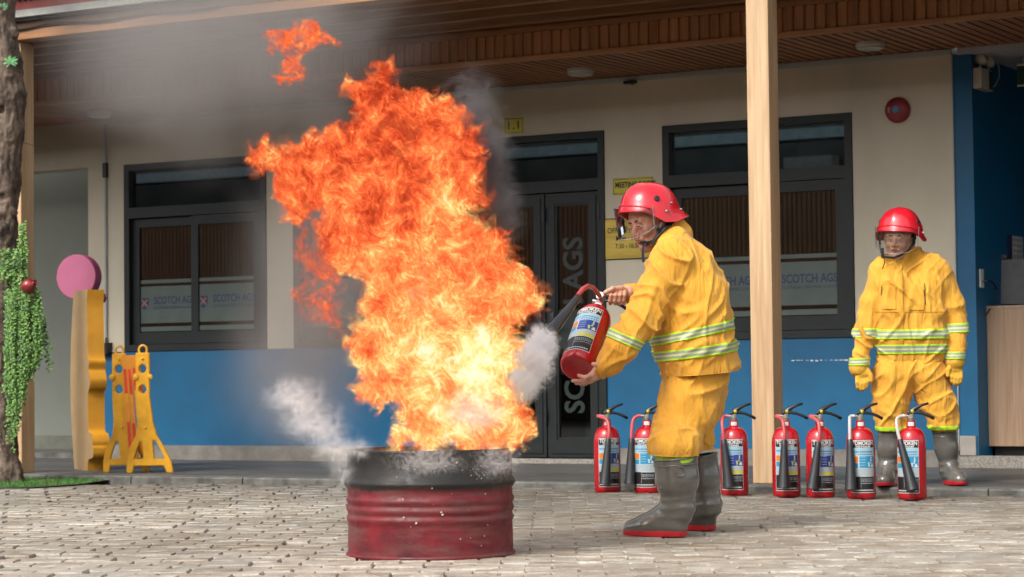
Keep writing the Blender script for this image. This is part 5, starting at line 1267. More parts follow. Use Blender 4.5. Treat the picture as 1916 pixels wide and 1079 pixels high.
# boots: shaft open at the top, foot, red sole, pull rim
def boot(t, O, top, ank, heel, toe, rt, ra, par_name='boot', w=.046, px2m=421., logo=True):
    """top/ank/heel/toe are world points; heel & toe on the ground"""
    up = np.array([0, 0, 1.]); fd = toe-heel; fd[2] = 0; L_ = np.linalg.norm(fd); fd /= L_; sd_ = np.cross(fd, up)
    h0 = heel+up*.045
    pr = [('c', top, top+(ank-top)*.45, rt, rt*.93, .02), ('c', top+(ank-top)*.45, ank, rt*.93, ra, .02), ('c', ank, h0+fd*.045+up*.012, ra, ra*.80, .03), ('c', h0+fd*.045, h0+fd*.11, .047, .046, .03),
          ('c', ank+fd*.02, h0+fd*(L_-.10)+up*.0, ra*.80, .044, .05), ('c', h0+fd*(L_-.11)-up*.002, h0+fd*(L_-.045)-up*.010, .046, .036, .03),
          ('c', h0+fd*(L_-.10)+sd_*.018-up*.004, h0+fd*(L_-.055)+sd_*.006-up*.010, .034, .030, .02), ('c', h0+fd*(L_-.10)-sd_*.018-up*.004, h0+fd*(L_-.055)-sd_*.006-up*.010, .034, .030, .02)]
    def fb(P):
        q = P-ank; g_ = np.exp(-(q*q).sum(1)/(.085**2)); ph = q@np.array([0, 0, 1.])
        return .004*g_*(1-2*np.abs(np.sin((ph+.02*vnoise3(P*8, 3))*22*PI)))+.003*vnoise3(P*9.0, 63)
    me = sdf_mesh(par_name, pr, .0055, m_boot, O, .03, fb)
    bm = bmesh.new(); bm.from_mesh(me); ax = (top-ank)/np.linalg.norm(top-ank)
    for pc, pn in ((top, ax), (heel+up*.022, -up)): bmesh.ops.bisect_plane(bm, geom=bm.verts[:]+bm.edges[:]+bm.faces[:], plane_co=Vector(pc-O), plane_no=Vector(pn), clear_outer=True)
    # collect outline at the sole line
    bv = [v for v in bm.verts if abs(v.co.z-(heel[2]+.022-O[2])) < .0008]
    pts = np.array([v.co[:] for v in bv]); bm.to_mesh(me); bm.free(); me.polygons.foreach_set('use_smooth', [True]*len(me.polygons))
    bo_ = link(par_name, me, t)
    c = pts.mean(0); an = np.arctan2((pts-c)@sd_, (pts-c)@fd); od = np.argsort(an); pts = pts[od]; an = an[od]
    A_ = np.linspace(-PI, PI, 56, endpoint=False); rr = np.hypot((pts-c)@sd_, (pts-c)@fd); R_ = np.interp(A_, an, rr, period=2*PI)
    R_ = (R_+np.roll(R_, 1)+np.roll(R_, -1))/3+.003
    def ring(z, k=1.0, lift=0): 
        return [tuple(c+fd*math.cos(a)*r_*k+sd_*math.sin(a)*r_*k+np.array([0, 0, z-c[2]-O[2]+lift*max(0, math.cos(a)-.0)**2])) for a, r_ in zip(A_, R_)]
    zt_ = heel[2]+.024; mb = MB(); rs = [ring(zt_+.004, .97), ring(zt_+.002, 1.02), ring(heel[2]+.012, 1.025), ring(heel[2]+.003, 1.0, .004), ring(heel[2]+.003, .5, .003)]
    vs = [p for r_ in rs for p in r_]; n = 56; mb.add(vs, [(j*n+i, j*n+(i+1) % n, (j+1)*n+(i+1) % n, (j+1)*n+i) for j in range(4) for i in range(n)]+[tuple(4*n+i for i in range(n))])
    mb.build('sole', m_sole, bo_, smooth=True, ang=40)
    # rim bead and instep piping
    x_ = np.cross(ax, fd); x_ /= np.linalg.norm(x_); y_ = np.cross(x_, ax)
    MB().tube([tuple(top-O-ax*.004+(x_*math.cos(a)+y_*math.sin(a))*(rt+.001)) for a in np.linspace(0, 2*PI, 33)], .004, 8, caps=False).build('top_rim', m_boot, bo_, smooth=True)
    MB().tube([tuple(top-O-ax*.030+(x_*math.cos(a)+y_*math.sin(a))*(rt-.0005)) for a in np.linspace(0, 2*PI, 33)], .0022, 6, caps=False).build('piping', m_boot, bo_, smooth=True)
    MB().lathe([(rt-.012, -.002), (0, -.004)], 20, tuple(top-O-ax*.01), M=Matrix((tuple(x_), tuple(y_), tuple(ax))).transposed()).build('lining', m_black, bo_)
    return bo_
zg = lambda p, z: np.array([p[0], p[1], z])
b1 = boot(man, O1, J(1263.5, 855, DN), J(1272, 950, DN), zg(onZ(1283, 1004, 0)+CF*.0, .0), zg(onZ(1163, 1003, 0), .0), .098, .062)
b2 = boot(man, O1, J(1309, 851, DF), J(1326, 945, DF), zg(onZ(1338, 992, 0), .0), zg(onZ(1225, 992, 0), .0), .080, .055)
# moulded emblem on the near boot
cb_ = J(1272, 882, DN-.098)
MB().tube([tuple(cb_-O1+CR*(.021*math.cos(a))+CU*(.021*math.sin(a))-CF*(.002-.0035*abs(math.cos(a))**2)) for a in np.linspace(-2.2, 1.9, 22)], .0022, 6).build('moulded_emblem', m_boot, b1, smooth=True)
# head, helmet, straps
hc1 = J(1218, 415, 10.25)
f1 = -CR*.80-CU*.28-CF*.50; u1 = CU*.93-CR*.22
hd1, W1 = make_head(man, O1, hc1, f1, u1, m_skin)
X_, Y_, Z_ = basis(-CR*.84-CU*.06-CF*.42, CU*1.0-CR*.08)
Wh = lambda x, y, z: J(1211, 408, 10.25)+(X_*x+Y_*y+Z_*z)*.925
make_helmet(man, O1, Wh)
sp_ = lambda pts, r, nm, fl=.35: MB().tube([tuple(p-O1) for p in pts], r, 8, flat=fl).build(nm, m_strap, man, smooth=True)
sp_([J(1254, 420, 10.19), J(1241, 427, 10.145), J(1230, 440, 10.14), J(1222, 452, 10.15), J(1210, 456, 10.17), J(1200, 452, 10.2)], .012, 'chin_strap', .5)
sp_([J(1241, 408, 10.16), J(1236, 420, 10.135), J(1230, 436, 10.135)], .008, 'chin_strap', .5)
sp_([J(1228, 430, 10.13), J(1233, 424, 10.128)], .014, 'strap_buckle', .5)
sp_([J(1208, 455, 10.16), J(1204, 462, 10.155), J(1203, 476, 10.15), J(1204, 490, 10.15)], .012, 'strap_end', .3)
# near hand under the base: palm, four fingers, thumb
hp_ = [C_((1132, 688, 10.0), (1120, 694, 10.0), .027, .026, .012), C_((1121, 694, 9.99), (1107, 705, 9.985), .024, .021, .012), C_((1121, 700, 10.02), (1104, 709, 10.03), .022, .019, .012)]
for (a, m_, b_, r) in (((1108, 702, 9.965), (1093, 706, 9.95), (1083, 702, 9.955), .0092), ((1106, 707, 9.99), (1088, 713, 9.975), (1072, 712, 9.97), .0094), ((1105, 711, 10.02), (1090, 716, 10.01), (1078, 717, 10.01), .009), ((1107, 713, 10.05), (1095, 718, 10.05), (1086, 719, 10.05), .0082)):
    hp_ += [C_(a, m_, r*1.08, r, .005), C_(m_, b_, r, r*.82, .004)]
hp_ += [C_((1126, 688, 9.965), (1119, 683, 9.945), .0135, .0115, .008), C_((1119, 683, 9.945), (1110, 681, 9.935), .0115, .0092, .004)]
hand_skin('hand', man, O1, hp_, m_skin)
# far hand closed round the levers
hp_ = [C_((1190, 551, 10.43), (1176, 548, 10.41), .027, .028, .012), C_((1176, 546, 10.41), (1152, 545, 10.40), .027, .022, .012)]
for i, (x, r) in enumerate(((1143, .0095), (1152, .0100), (1161, .0098), (1169, .0086))):
    hp_ += [C_((x+1, 541, 10.385), (x, 552, 10.345), r*1.05, r*1.05, .005), C_((x, 552, 10.345), (x-2, 562, 10.355), r, r*.95, .004), C_((x-2, 562, 10.355), (x-1, 568, 10.385), r*.95, r*.85, .004)]
hp_ += [C_((1164, 539, 10.37), (1146, 540, 10.345), .0125, .0115, .008), C_((1146, 540, 10.345), (1132, 547, 10.34), .0112, .0095, .004)]
hand_skin('hand', man, O1, hp_, m_skin)

# ---- the standing man ---------------------------------------------------------
O2 = onZ(1719, 907, HP).copy()
DM = float((O2-CP)@CF)
man2 = thing('person', 'man in yellow suit, gloves and red helmet standing still before the blue pier', 'person', tuple(map(float, O2)))
M2 = lambda x, y, d=0.0: J(x, y, DM+d)
C2 = lambda a, b_, ra, rb, k=None: ('c', M2(*a), M2(*b_), ra, rb)+((k,) if k else ())
jk = []
for sx_ in (-1, 1):
    ch_ = [(28, 668, .108), (30, 630, .118), (28, 580, .112), (31, 535, .108), (32, 505, .085)]
    for (a, y0, r0), (c, y1, r1) in zip(ch_, ch_[1:]): jk.append(C2((1703+sx_*a, y0, 0), (1704+sx_*c, y1, 0), r0, r1, .04))
jk += [C2((1702, 660, .02), (1702, 560, .02), .125, .125, .05), C2((1668, 497, .01), (1745, 497, .01), .062, .062, .05), C2((1700, 484, .015), (1708, 484, .015), .075, .075, .05),
       C2((1654, 507, 0), (1634, 565, .0), .076, .068, .035), C2((1634, 565, 0), (1620, 618, -.02), .068, .058, .03), C2((1620, 618, -.02), (1612, 668, -.05), .058, .051, .03),
       C2((1758, 507, 0), (1782, 568, .02), .078, .070, .035), C2((1782, 568, .02), (1790, 610, -.0), .070, .060, .03), C2((1790, 610, 0), (1787, 655, -.04), .058, .052, .03)]
fold2 = folds(61, .0115, [(M2(1790, 625, -.05), .10, .006, CU, 20), (M2(1622, 635, -.05), .09, .005, CU, 20), (M2(1660, 590, -.12), .12, .005, CU*.7+CR*.7, 12), (M2(1740, 600, -.12), .12, .005, CU*.7-CR*.7, 12), (M2(1700, 672, -.12), .14, .004, CR, 13)])
jme2 = sdf_mesh('jacket', jk, .0058, m_cloth, O2, .03, fold2)
def near_t(q): q = q-M2(1703, 660); return abs(q@CR) < .20 and q@CU < .06 and q@CU > -.3
hemcut(jme2, O2, M2(1703, 683), -CU, near=near_t)
j2 = link('jacket', jme2, man2)
tor2 = lambda q: abs((np.array(q[:])-M2(1702, 620))@CR) < .218
band(jme2, O2, M2(1635, 625), M2(1770, 623), .0275, tor2, par=j2); band(jme2, O2, M2(1632, 653), M2(1770, 651), .0275, tor2, par=j2)
band(jme2, O2, M2(1602, 623), M2(1634, 622), .027, near_seg(M2(1624, 600), M2(1618, 645), .085), par=j2)
band(jme2, O2, M2(1770, 614), M2(1811, 612), .027, near_seg(M2(1789, 592), M2(1790, 635), .085), par=j2)
front = lambda q: (np.array(q[:])-M2(1700, 600))@CF < -.03
def box_patch(nm, me, O, x0, x1, y0, y1, off, par, M=m_cloth):
    pl_ = [(M2(x1, 600), CR), (M2(x0, 600), -CR), (M2(1700, y0), CU), (M2(1700, y1), -CU)]
    return link(nm, clip_patch(nm, me, pl_, off, M, O, front), par)
box_patch('placket', jme2, O2, 1674, 1683, 492, 681, .0035, j2)
box_patch('chest_pocket', jme2, O2, 1645, 1670, 536, 578, .0028, j2); box_patch('chest_pocket', jme2, O2, 1694, 1722, 534, 580, .0028, j2)
box_patch('pocket_slit', jme2, O2, 1644.4, 1645.6, 534, 552, .0042, j2, m_black); box_patch('pocket_slit', jme2, O2, 1723.2, 1724.6, 530, 570, .0034, j2, m_black)
seam(jme2, O2, M2(1640, 583), M2(1766, 583), CF, .0016, lambda q: front(q) and tor2(q), par=j2)
cl_ = [C2((1704, 488, .01), (1699, 472, .005), .072, .066), C2((1699, 472, .005), (1698, 466, .005), .066, .064)]
cme = sdf_mesh('collar', cl_, .006, m_cloth, O2, .02, folds(33, .003)); hemcut(cme, O2, M2(1698, 468), CU); link('collar', cme, man2)
tr_ = [C2((1680, 690, .01), (1728, 690, .01), .118, .118, .04), C2((1674, 705, .0), (1667, 755, -.01), .112, .100, .03), C2((1667, 755, -.01), (1669, 795, -.01), .100, .090, .03),
       C2((1735, 705, .0), (1755, 755, .0), .112, .098, .03), C2((1755, 755, .0), (1766, 791, .0), .096, .086, .03)]
tme2 = sdf_mesh('trousers', tr_, .0058, m_cloth, O2, .025, folds(71, .0105, [(M2(1668, 780, -.08), .10, .008, CU*.9+CR*.3, 18), (M2(1762, 780, -.08), .10, .008, CU*.9-CR*.3, 18), (M2(1700, 700, -.1), .14, .005, CR, 12)]))
for c in (M2(1669, 799), M2(1766, 797)): pass
bm = bmesh.new(); bm.from_mesh(tme2); bmesh.ops.bisect_plane(bm, geom=bm.verts[:]+bm.edges[:]+bm.faces[:], plane_co=Vector(M2(1710, 806)-O2), plane_no=Vector(-CU), clear_outer=True); bm.to_mesh(tme2); bm.free()
t2 = link('trousers', tme2, man2)
for x0, x1, yy in ((1640, 1700, 801), (1738, 1796, 799)):
    cc = M2((x0+x1)/2, yy); link('lime_cuff', clip_patch('lime_cuff', tme2, [(cc+CU*.011, CU), (cc-CU*.011, -CU)], .004, m_lime, O2, lambda q, a=x0, b_=x1: abs((np.array(q[:])-M2((a+b_)/2, 800))@CR) < .11), man2)
fx = -CF*.96-CR*.25
b3 = boot(man2, O2, M2(1664, 806, .0), M2(1660, 880, .0), zg(M2(1660, 905, .05), HP), zg(M2(1660, 905, .05)+fx*.27, HP), .070, .048)
fx = -CF*.98+CR*.10
b4 = boot(man2, O2, M2(1767, 804, .02), M2(1776, 880, .03), zg(M2(1776, 905, .06), HP), zg(M2(1776, 905, .06)+fx*.27, HP), .074, .050)
# gloves
def glove(t, O, wr, sgn):
    """relaxed gloved hand hanging down, thumb towards the body"""
    P = lambda x, y, z: wr+CR*x*sgn+CF*y+CU*z
    c = lambda a, b_, ra, rb, k=.008: ('c', P(*a), P(*b_), ra, rb, k)
    pr = [c((0, 0, .01), (-.004, -.01, -.045), .036, .036, .015), c((.014, -.008, -.04), (.014, -.015, -.065), .022, .022, .012), c((-.018, -.012, -.04), (-.018, -.018, -.062), .020, .020, .012)]
    for i, x in enumerate((.028, .010, -.009, -.026)):
        L_ = (.034, .040, .038, .030)[i]
        pr += [c((x, -.018, -.070), (x*1.02, -.034, -.070-L_), .0135, .0125, .004), c((x*1.02, -.034, -.070-L_), (x*.9, -.030, -.078-L_*1.55), .0125, .0115, .004), c((x*.9, -.030, -.078-L_*1.55), (x*.85, -.012, -.084-L_*1.6), .0115, .010, .004)]
    pr += [c((-.028, -.024, -.03), (-.048, -.036, -.060), .0165, .0145, .008), c((-.048, -.036, -.060), (-.050, -.040, -.092), .0145, .012, .004)]
    g_ = link('glove', sdf_mesh('glove', pr, .0042, m_glove, O, .008, folds(81, .0012, sc=(30, 30, 30))), t)
    return g_
glove(man2, O2, M2(1612, 682, -.06), -1); glove(man2, O2, M2(1787, 672, -.05), 1)
for cx_, cy_, x0, x1 in ((1607, 676, 1590, 1620), (1787, 664, 1768, 1806)):
    mec = sdf_mesh('glove_cuff', [C2((cx_+1, cy_-10, -.055), (cx_, cy_+12, -.055), .054, .057)], .005, m_glove, O2, .01, folds(91, .002))
    hemcut(mec, O2, M2(cx_, cy_-8), CU); gc = link('glove_cuff', mec, man2)
    band(mec, O2, M2(x0, cy_), M2(x1, cy_-1), .021, lambda q: True, par=gc)
hc2 = M2(1682, 446, -.01)
f2 = -CR*.42-CU*.10-CF*.90; u2 = CU*1.0+CR*.04
hd2, W2 = make_head(man2, O2, hc2, f2, u2, m_skin2)
X2, Y2, Z2 = basis(-CR*.50-CU*.04-CF*.86, CU*1.0+CR*.03)
Wh2 = lambda x, y, z: M2(1683, 442, .0)+X2*x+Y2*y+Z2*z
make_helmet(man2, O2, Wh2)
sp2 = lambda pts, r, nm, fl=.35: MB().tube([tuple(p-O2) for p in pts], r, 8, flat=fl).build(nm, m_strap, man2, smooth=True)
sp2([M2(1710, 440, -.05), M2(1708, 455, -.07), M2(1700, 468, -.09), M2(1684, 478, -.12), M2(1672, 482, -.13), M2(1655, 480, -.12), M2(1650, 474, -.1), M2(1647, 462, -.08), M2(1645, 440, -.05)], .008, 'chin_strap', .5)
sp2([M2(1651, 464, -.11), M2(1651, 482, -.12)], .012, 'strap_buckle', .6); sp2([M2(1654, 481, -.12), M2(1655, 492, -.13), M2(1651, 503, -.14)], .005, 'strap_end', .4)

# ================================================================== smoke and powder (volumes)
def smokemat(name, col, dens, scale, th=.45, aniso=.2, soft=.25, warp=.6, lift=.42):
    """even-coloured smoke; density from warped noise, fading towards the outside of its own cloud"""
    M, N, out = newmat(name); L = N.links.new
    pv = nd(N, 'ShaderNodeVolumePrincipled'); pv.inputs['Color'].default_value = (*col, 1); pv.inputs['Anisotropy'].default_value = aniso; pv.inputs['Density Attribute'].default_value = ''
    tc = nd(N, 'ShaderNodeTexCoord'); L(pv.outputs[0], out.inputs['Volume'])
    n1 = nd(N, 'ShaderNodeTexNoise', i_Scale=scale, i_Detail=4.0, i_Roughness=.6, i_Distortion=warp); L(tc.outputs['Object'], n1.inputs['Vector'])
    # radial falloff in generated space
    mp = nd(N, 'ShaderNodeVectorMath', operation='SUBTRACT'); L(tc.outputs['Generated'], mp.inputs[0]); mp.inputs[1].default_value = (.5, .5, .5)
    ln = nd(N, 'ShaderNodeVectorMath', operation='LENGTH'); L(mp.outputs[0], ln.inputs[0])
    fo = nd(N, 'ShaderNodeMapRange', i_1=.5, i_2=.08, i_3=0.0, i_4=1.0, interpolation_type='SMOOTHSTEP'); L(ln.outputs['Value'], fo.inputs[0])
    # noise is raised inside, so the rim breaks up into puffs
    ad = nd(N, 'ShaderNodeMath', operation='MULTIPLY_ADD'); L(fo.outputs[0], ad.inputs[0]); ad.inputs[1].default_value = lift; L(n1.outputs['Fac'], ad.inputs[2])
    mr = nd(N, 'ShaderNodeMapRange', i_1=th+.12, i_2=th+.12+soft, i_3=0.0, i_4=dens, interpolation_type='SMOOTHSTEP'); L(ad.outputs[0], mr.inputs[0])
    mm = nd(N, 'ShaderNodeMath', operation='MULTIPLY'); L(mr.outputs[0], mm.inputs[0]); L(fo.outputs[0], mm.inputs[1]); L(mm.outputs[0], pv.inputs['Density'])
    return M
def cloud(name, label, cat, parts, M):
    """one closed hull of overlapping ellipsoids; parts: (x, y, depth, rx px, ry px, rdepth m)"""
    c0 = np.mean([J(x, y, d) for x, y, d, *_ in parts], 0)
    r = thing(name, label, cat, tuple(map(float, c0))) if len(parts) > 1 else None
    for i, (x, y, d, rx, ry, rd) in enumerate(parts):
        p = J(x, y, d); s_ = d/FPX; bm = bmesh.new(); bmesh.ops.create_icosphere(bm, subdivisions=3, radius=1)
        for v in bm.verts:
            q = CR*v.co.x*rx*s_+CU*v.co.z*ry*s_+CF*v.co.y*rd; v.co = Vector(tuple(q))
        me = bpy.data.meshes.new(name); bm.to_mesh(me); bm.free(); me.materials.append(M)
        o = link(name if r is None else 'puff', me, r, tuple(map(float, p-(c0 if r else 0))))
        if r is None: tag(o, label, cat); r = None
    if r is None: o['kind'] = 'stuff'
    else: r['kind'] = 'stuff'
    return r or o
m_sm1 = smokemat('grey_smoke', (0.45, 0.42, 0.40), 1.6, 1.2, .34, .1, .4, .8, .30)
m_sm2 = smokemat('dark_smoke', (0.24, 0.235, 0.24), 24.0, 9.0, .38, .1, .20, 1.6, .26)
m_pw = smokemat('white_powder', (0.96, 0.98, 1.0), 85.0, 20.0, .385, -.45, .16, 2.2, .20)
m_st = smokemat('pale_smoke', (0.97, 0.94, 0.93), 6.5, 10.0, .42, -.35, .24, 3.0, .20)
m_st2 = smokemat('pale_wisps', (0.96, 0.93, 0.92), 9.0, 20.0, .50, .0, .2, 3.0, .2)
cloud('smoke', 'thin grey smoke drifting left behind the flames towards the porch roof', 'smoke', [(420, 80, 10.9, 560, 300, 1.1), (600, 500, 10.3, 220, 460, .6), (560, 690, 10.2, 240, 240, .5)], m_sm1)
cloud('dark_smoke', 'dark smoke curling off the right edge of the flames', 'smoke', [(880, 310, 9.36, 110, 230, .2), (920, 400, 9.3, 85, 110, .16)], m_sm2)
cloud('powder_jet', 'pale blue white cloud shooting from the extinguisher horn', 'powder cloud', [(1012, 645, 9.9, 42, 52, .11), (992, 682, 9.8, 58, 66, .14), (972, 722, 9.7, 44, 50, .12)], m_pw)
cloud('pale_smoke', 'whitish smoke spilling off the left rim of the drum', 'smoke', [(552, 742, 9.3, 95, 60, .2), (585, 790, 9.2, 95, 62, .22), (622, 832, 9.05, 62, 62, .16), (640, 872, 8.95, 30, 70, .1), (668, 838, 8.95, 60, 36, .1)], m_st)
cloud('rim_smoke', 'whitish wisps clinging to the blackened right rim of the drum', 'smoke', [(930, 862, 8.80, 100, 62, .10), (800, 862, 8.79, 170, 50, .08)], m_st2)
cloud('low_smoke', 'bluish white smoke at the foot of the flames inside the drum rim', 'smoke', [(885, 768, 8.88, 120, 70, .12)], m_st)

# ================================================================== tree, vine, grass at the left
m_bark, N, out = newmat('bark'); L = N.links.new
b = nd(N, 'ShaderNodeBsdfPrincipled', i_Roughness=.9); L(b.outputs[0], out.inputs[0]); tc = nd(N, 'ShaderNodeTexCoord')
mp = nd(N, 'ShaderNodeMapping'); mp.inputs['Scale'].default_value = (1, 1, .45); L(tc.outputs['Object'], mp.inputs[0])
n1 = nd(N, 'ShaderNodeTexNoise', i_Scale=9.0, i_Detail=8.0, i_Roughness=.7, i_Distortion=.8); L(mp.outputs[0], n1.inputs['Vector'])
n2 = nd(N, 'ShaderNodeTexNoise', i_Scale=38.0, i_Detail=6.0, i_Roughness=.7); L(mp.outputs[0], n2.inputs['Vector'])
r = ramp(N, [(.30, (.010, .008, .006)), (.40, (.06, .042, .03)), (.52, (.17, .12, .085)), (.66, (.25, .195, .145)), (.8, (.33, .28, .22))]); L(n1.outputs['Fac'], r.inputs[0])
r2 = ramp(N, [(.3, (.55, .55, .55)), (.6, (1.05, 1.05, 1.05))]); L(n2.outputs['Fac'], r2.inputs[0])
mx = nd(N, 'ShaderNodeMix', data_type='RGBA', blend_type='MULTIPLY'); mx.inputs[0].default_value = 1; L(r.outputs[0], mx.inputs[6]); L(r2.outputs[0], mx.inputs[7]); L(mx.outputs[2], b.inputs['Base Color'])
bp = nd(N, 'ShaderNodeBump', i_Strength=.8, i_Distance=.015); L(n2.outputs['Fac'], bp.inputs['Height']); L(bp.outputs[0], b.inputs['Normal'])
tb = onZ(2, 905, 0.0); TD = float((tb-CP)@CF); tb = tb.copy()
tree = thing('tree', 'rough brown tree trunk with knots and dark hollows at the left edge', 'tree', tuple(map(float, tb)))
cl = [(906, 4, 44), (885, 4, 36), (850, 2, 30), (780, 2, 25), (700, -3, 23), (620, 0, 24), (560, 5, 24), (500, 8, 25), (420, 0, 30), (340, 2, 32), (250, 8, 33), (180, 10, 34), (120, 6, 31), (60, 0, 29), (0, -4, 29), (-120, -10, 28), (-300, -20, 26)]
pr = []
for (y0, x0, r0), (y1, x1, r1) in zip(cl, cl[1:]): pr.append(('c', J(x0, y0, TD), J(x1, y1, TD), r0*TD/FPX, r1*TD/FPX, .03))
for x, y, r_ in ((34, 170, 10), (28, 60, 9), (30, 235, 8), (-10, 320, 12), (25, 395, 7), (22, 880, 12), (-20, 890, 18)): pr.append(('c', J(x, y, TD-.05), J(x+1, y+2, TD-.05), r_*TD/FPX, r_*TD/FPX, .03))
for x, y, r_ in ((6, 370, 8), (2, 205, 9), (8, 410, 9), (-8, 350, 10), (12, 800, 6), (30, 215, 4)): pr.append(('-', J(x, y, TD-.11), r_*TD/FPX, .02))
tm_ = sdf_mesh('trunk', pr, .009, m_bark, tb, .03, lambda P: .016*vnoise3(P*np.array((9, 9, 4.)), 3)+.010*(1-2*np.abs(vnoise3(P*np.array((22, 22, 9.)), 4)))+.004*vnoise3(P*45, 5))
link('trunk', tm_, tree)
MB().tube([tuple(J(x, y, TD-.02)-tb) for x, y in ((34, 262), (42, 266), (50, 268), (57, 270), (65, 274))], [.006, .005, .004, .003, .002], 6).build('twig', m_bark, tree, smooth=True)
def leafmat(name, a, b_, rough=.45):
    M, N, out = newmat(name); L = N.links.new
    p = nd(N, 'ShaderNodeBsdfPrincipled', i_Roughness=rough); tl = nd(N, 'ShaderNodeBsdfTranslucent'); mx = nd(N, 'ShaderNodeMixShader'); mx.inputs[0].default_value = .22
    g_ = nd(N, 'ShaderNodeNewGeometry'); r = ramp(N, [(0, b_), (.5, a), (1, mul(a, 1.5))]); L(g_.outputs['Random Per Island'], r.inputs[0]); L(r.outputs[0], p.inputs['Base Color']); L(r.outputs[0], tl.inputs[0])
    L(p.outputs[0], mx.inputs[1]); L(tl.outputs[0], mx.inputs[2]); L(mx.outputs[0], out.inputs[0]); return M
m_leaf = leafmat('vine_leaf', (0.135, 0.27, 0.05), (0.035, 0.10, 0.018)); m_stem = mat('vine_stem', (0.10, 0.17, 0.04), .6)
m_pale = mat('fruit_red', (0.24, 0.018, 0.02), .3, var=.3, scale=14, coat=.3)
r_ = random.Random(21)
def leaf(mb, p, nrm, tip, L_, W_):
    n_ = Vector(nrm).normalized(); t_ = Vector(tip); t_ = (t_-n_*t_.dot(n_)).normalized(); s_ = n_.cross(t_); p = Vector(p)
    mb.add([p, p+t_*L_*.3+s_*W_*.5-n_*.001, p+t_*L_*.7+s_*W_*.42, p+t_*L_+n_*-.002, p+t_*L_*.7-s_*W_*.42, p+t_*L_*.3-s_*W_*.5-n_*.001, p+t_*L_*.5+n_*.002], [(0, 1, 6), (1, 2, 6), (2, 3, 6), (3, 4, 6), (4, 5, 6), (5, 0, 6)])
vb = J(40, 560, TD-.16)
vine = thing('hanging_vine', 'bright green hanging vine spilling from the trunk beside the left post', 'vine', tuple(map(float, vb)))
lm, stm = MB(), MB()
def strand(x, y0, y1, d, sway, dens=1.0, big=1.0):
    pts = []; k = max(3, int((y1-y0)/14)); ph = r_.uniform(0, 6)
    for i in range(k+1):
        u = i/k; xx = x+sway*u+2.2*math.sin(ph+u*7); yy = y0+(y1-y0)*u; p = J(xx, yy, d+.01*math.sin(ph*2+u*5))-vb; pts.append(p)
    stm.tube([tuple(p) for p in pts], .0013, 4)
    n = int((y1-y0)/3.4*dens)
    for i in range(n):
        u = (i+.5)/n*(len(pts)-1); a = int(u); p = pts[a]+(pts[min(a+1, len(pts)-1)]-pts[a])*(u-a)
        an = r_.uniform(0, 2*PI); out_ = CR*math.cos(an)-CF*abs(math.sin(an))*.9+CU*r_.uniform(-.5, .3)
        nrm = -CF*1.0+CU*r_.uniform(.1, 1.1)+CR*r_.uniform(-.7, .7)
        leaf(lm, p, nrm, out_, r_.uniform(.015, .026)*big, r_.uniform(.012, .019)*big)
def lobe(y):  # right-hand reach of the vine mass (px)
    return np.interp(y, [420, 470, 520, 545, 580, 640, 700, 760, 800], [48, 50, 58, 70, 78, 80, 66, 48, 34])
for i in range(150):
    x = r_.uniform(12, 76); y0 = r_.uniform(530, 580) if r_.random() < .75 else r_.uniform(580, 650)
    lim = np.interp(x, [12, 22, 36, 46, 56, 66, 76], [770, 812, 790, 735, 705, 690, 665]); y1 = min(y0+r_.uniform(80, 240), lim+r_.uniform(-14, 14))
    if y1-y0 > 20 and x < lobe(y0)+4: strand(x, y0, y1, TD-.16+r_.uniform(-.09, .05), r_.uniform(-3, 3))
for i in range(16): strand(r_.uniform(16, 34), r_.uniform(640, 700), r_.uniform(770, 850), TD-.15+r_.uniform(-.04, .03), r_.uniform(-3, 3), .8)
for x, y0, y1, sw in ((70, 560, 655, 26), (76, 575, 690, 22), (68, 550, 640, 18), (80, 600, 700, 10)): strand(x, y0, y1, TD-.16, sw, .8, 1.15)
for i in range(22): strand(r_.uniform(34, 48), r_.uniform(405, 480), r_.uniform(470, 560), TD-.14+r_.uniform(-.03, .03), r_.uniform(-2, 5), .9)
for i in range(34):
    x = r_.uniform(-6, 40); y0 = 470+r_.uniform(-8, 40); strand(x, y0, y0+r_.uniform(14, 44), TD-.17+r_.uniform(-.05, .02), r_.uniform(-4, 4), 1.2, 1.2)
stuff(lm.build('leaves', m_leaf, vine)); stuff(stm.build('stems', m_stem, vine))
sprig = thing('sprig', 'small green sprig sprouting from the trunk high on the left', 'sprig', tuple(map(float, J(20, 115, TD-.15))))
lm2 = MB(); 
for an in (20, 60, 100, 150, 200, -20, -45, 240): leaf(lm2, (0, 0, 0), tuple(-CF+CU*.5+CR*r_.uniform(-.3, .3)), tuple(CR*math.cos(math.radians(an))+CU*math.sin(math.radians(an))), .055, .022)
lm2.build('leaves', leafmat('sprig_leaf', (0.05, 0.22, 0.05), (0.02, 0.10, 0.02)), sprig)
sprig2 = thing('sprig', 'dark green tuft of leaves on the trunk in the top left corner', 'sprig', tuple(map(float, J(6, 12, TD-.15))))
lm2 = MB()
for an in (0, 35, 80, 130, 175, -30, -60): leaf(lm2, (0, 0, 0), tuple(-CF+CU*.5+CR*r_.uniform(-.3, .3)), tuple(CR*math.cos(math.radians(an))+CU*math.sin(math.radians(an))), .04, .02)
lm2.build('leaves', leafmat('sprig_leaf2', (0.03, 0.12, 0.03), (0.015, 0.06, 0.015)), sprig2)
pf = J(53, 535, TD-.24)
fr_t = thing('pomegranate_ornament', 'dark red pomegranate shaped ornament hanging on the green vine', 'ornament', tuple(map(float, pf)))
Mx = Matrix.Rotation(math.radians(70), 3, 'Y')
MB().lathe([(0, -.052), (.02, -.049), (.042, -.03), (.052, 0), (.046, .028), (.026, .046), (.014, .052), (.012, .058), (.018, .072), (.012, .068), (0, .06)], 28, M=Mx).build('fruit', m_pale, fr_t, smooth=True)

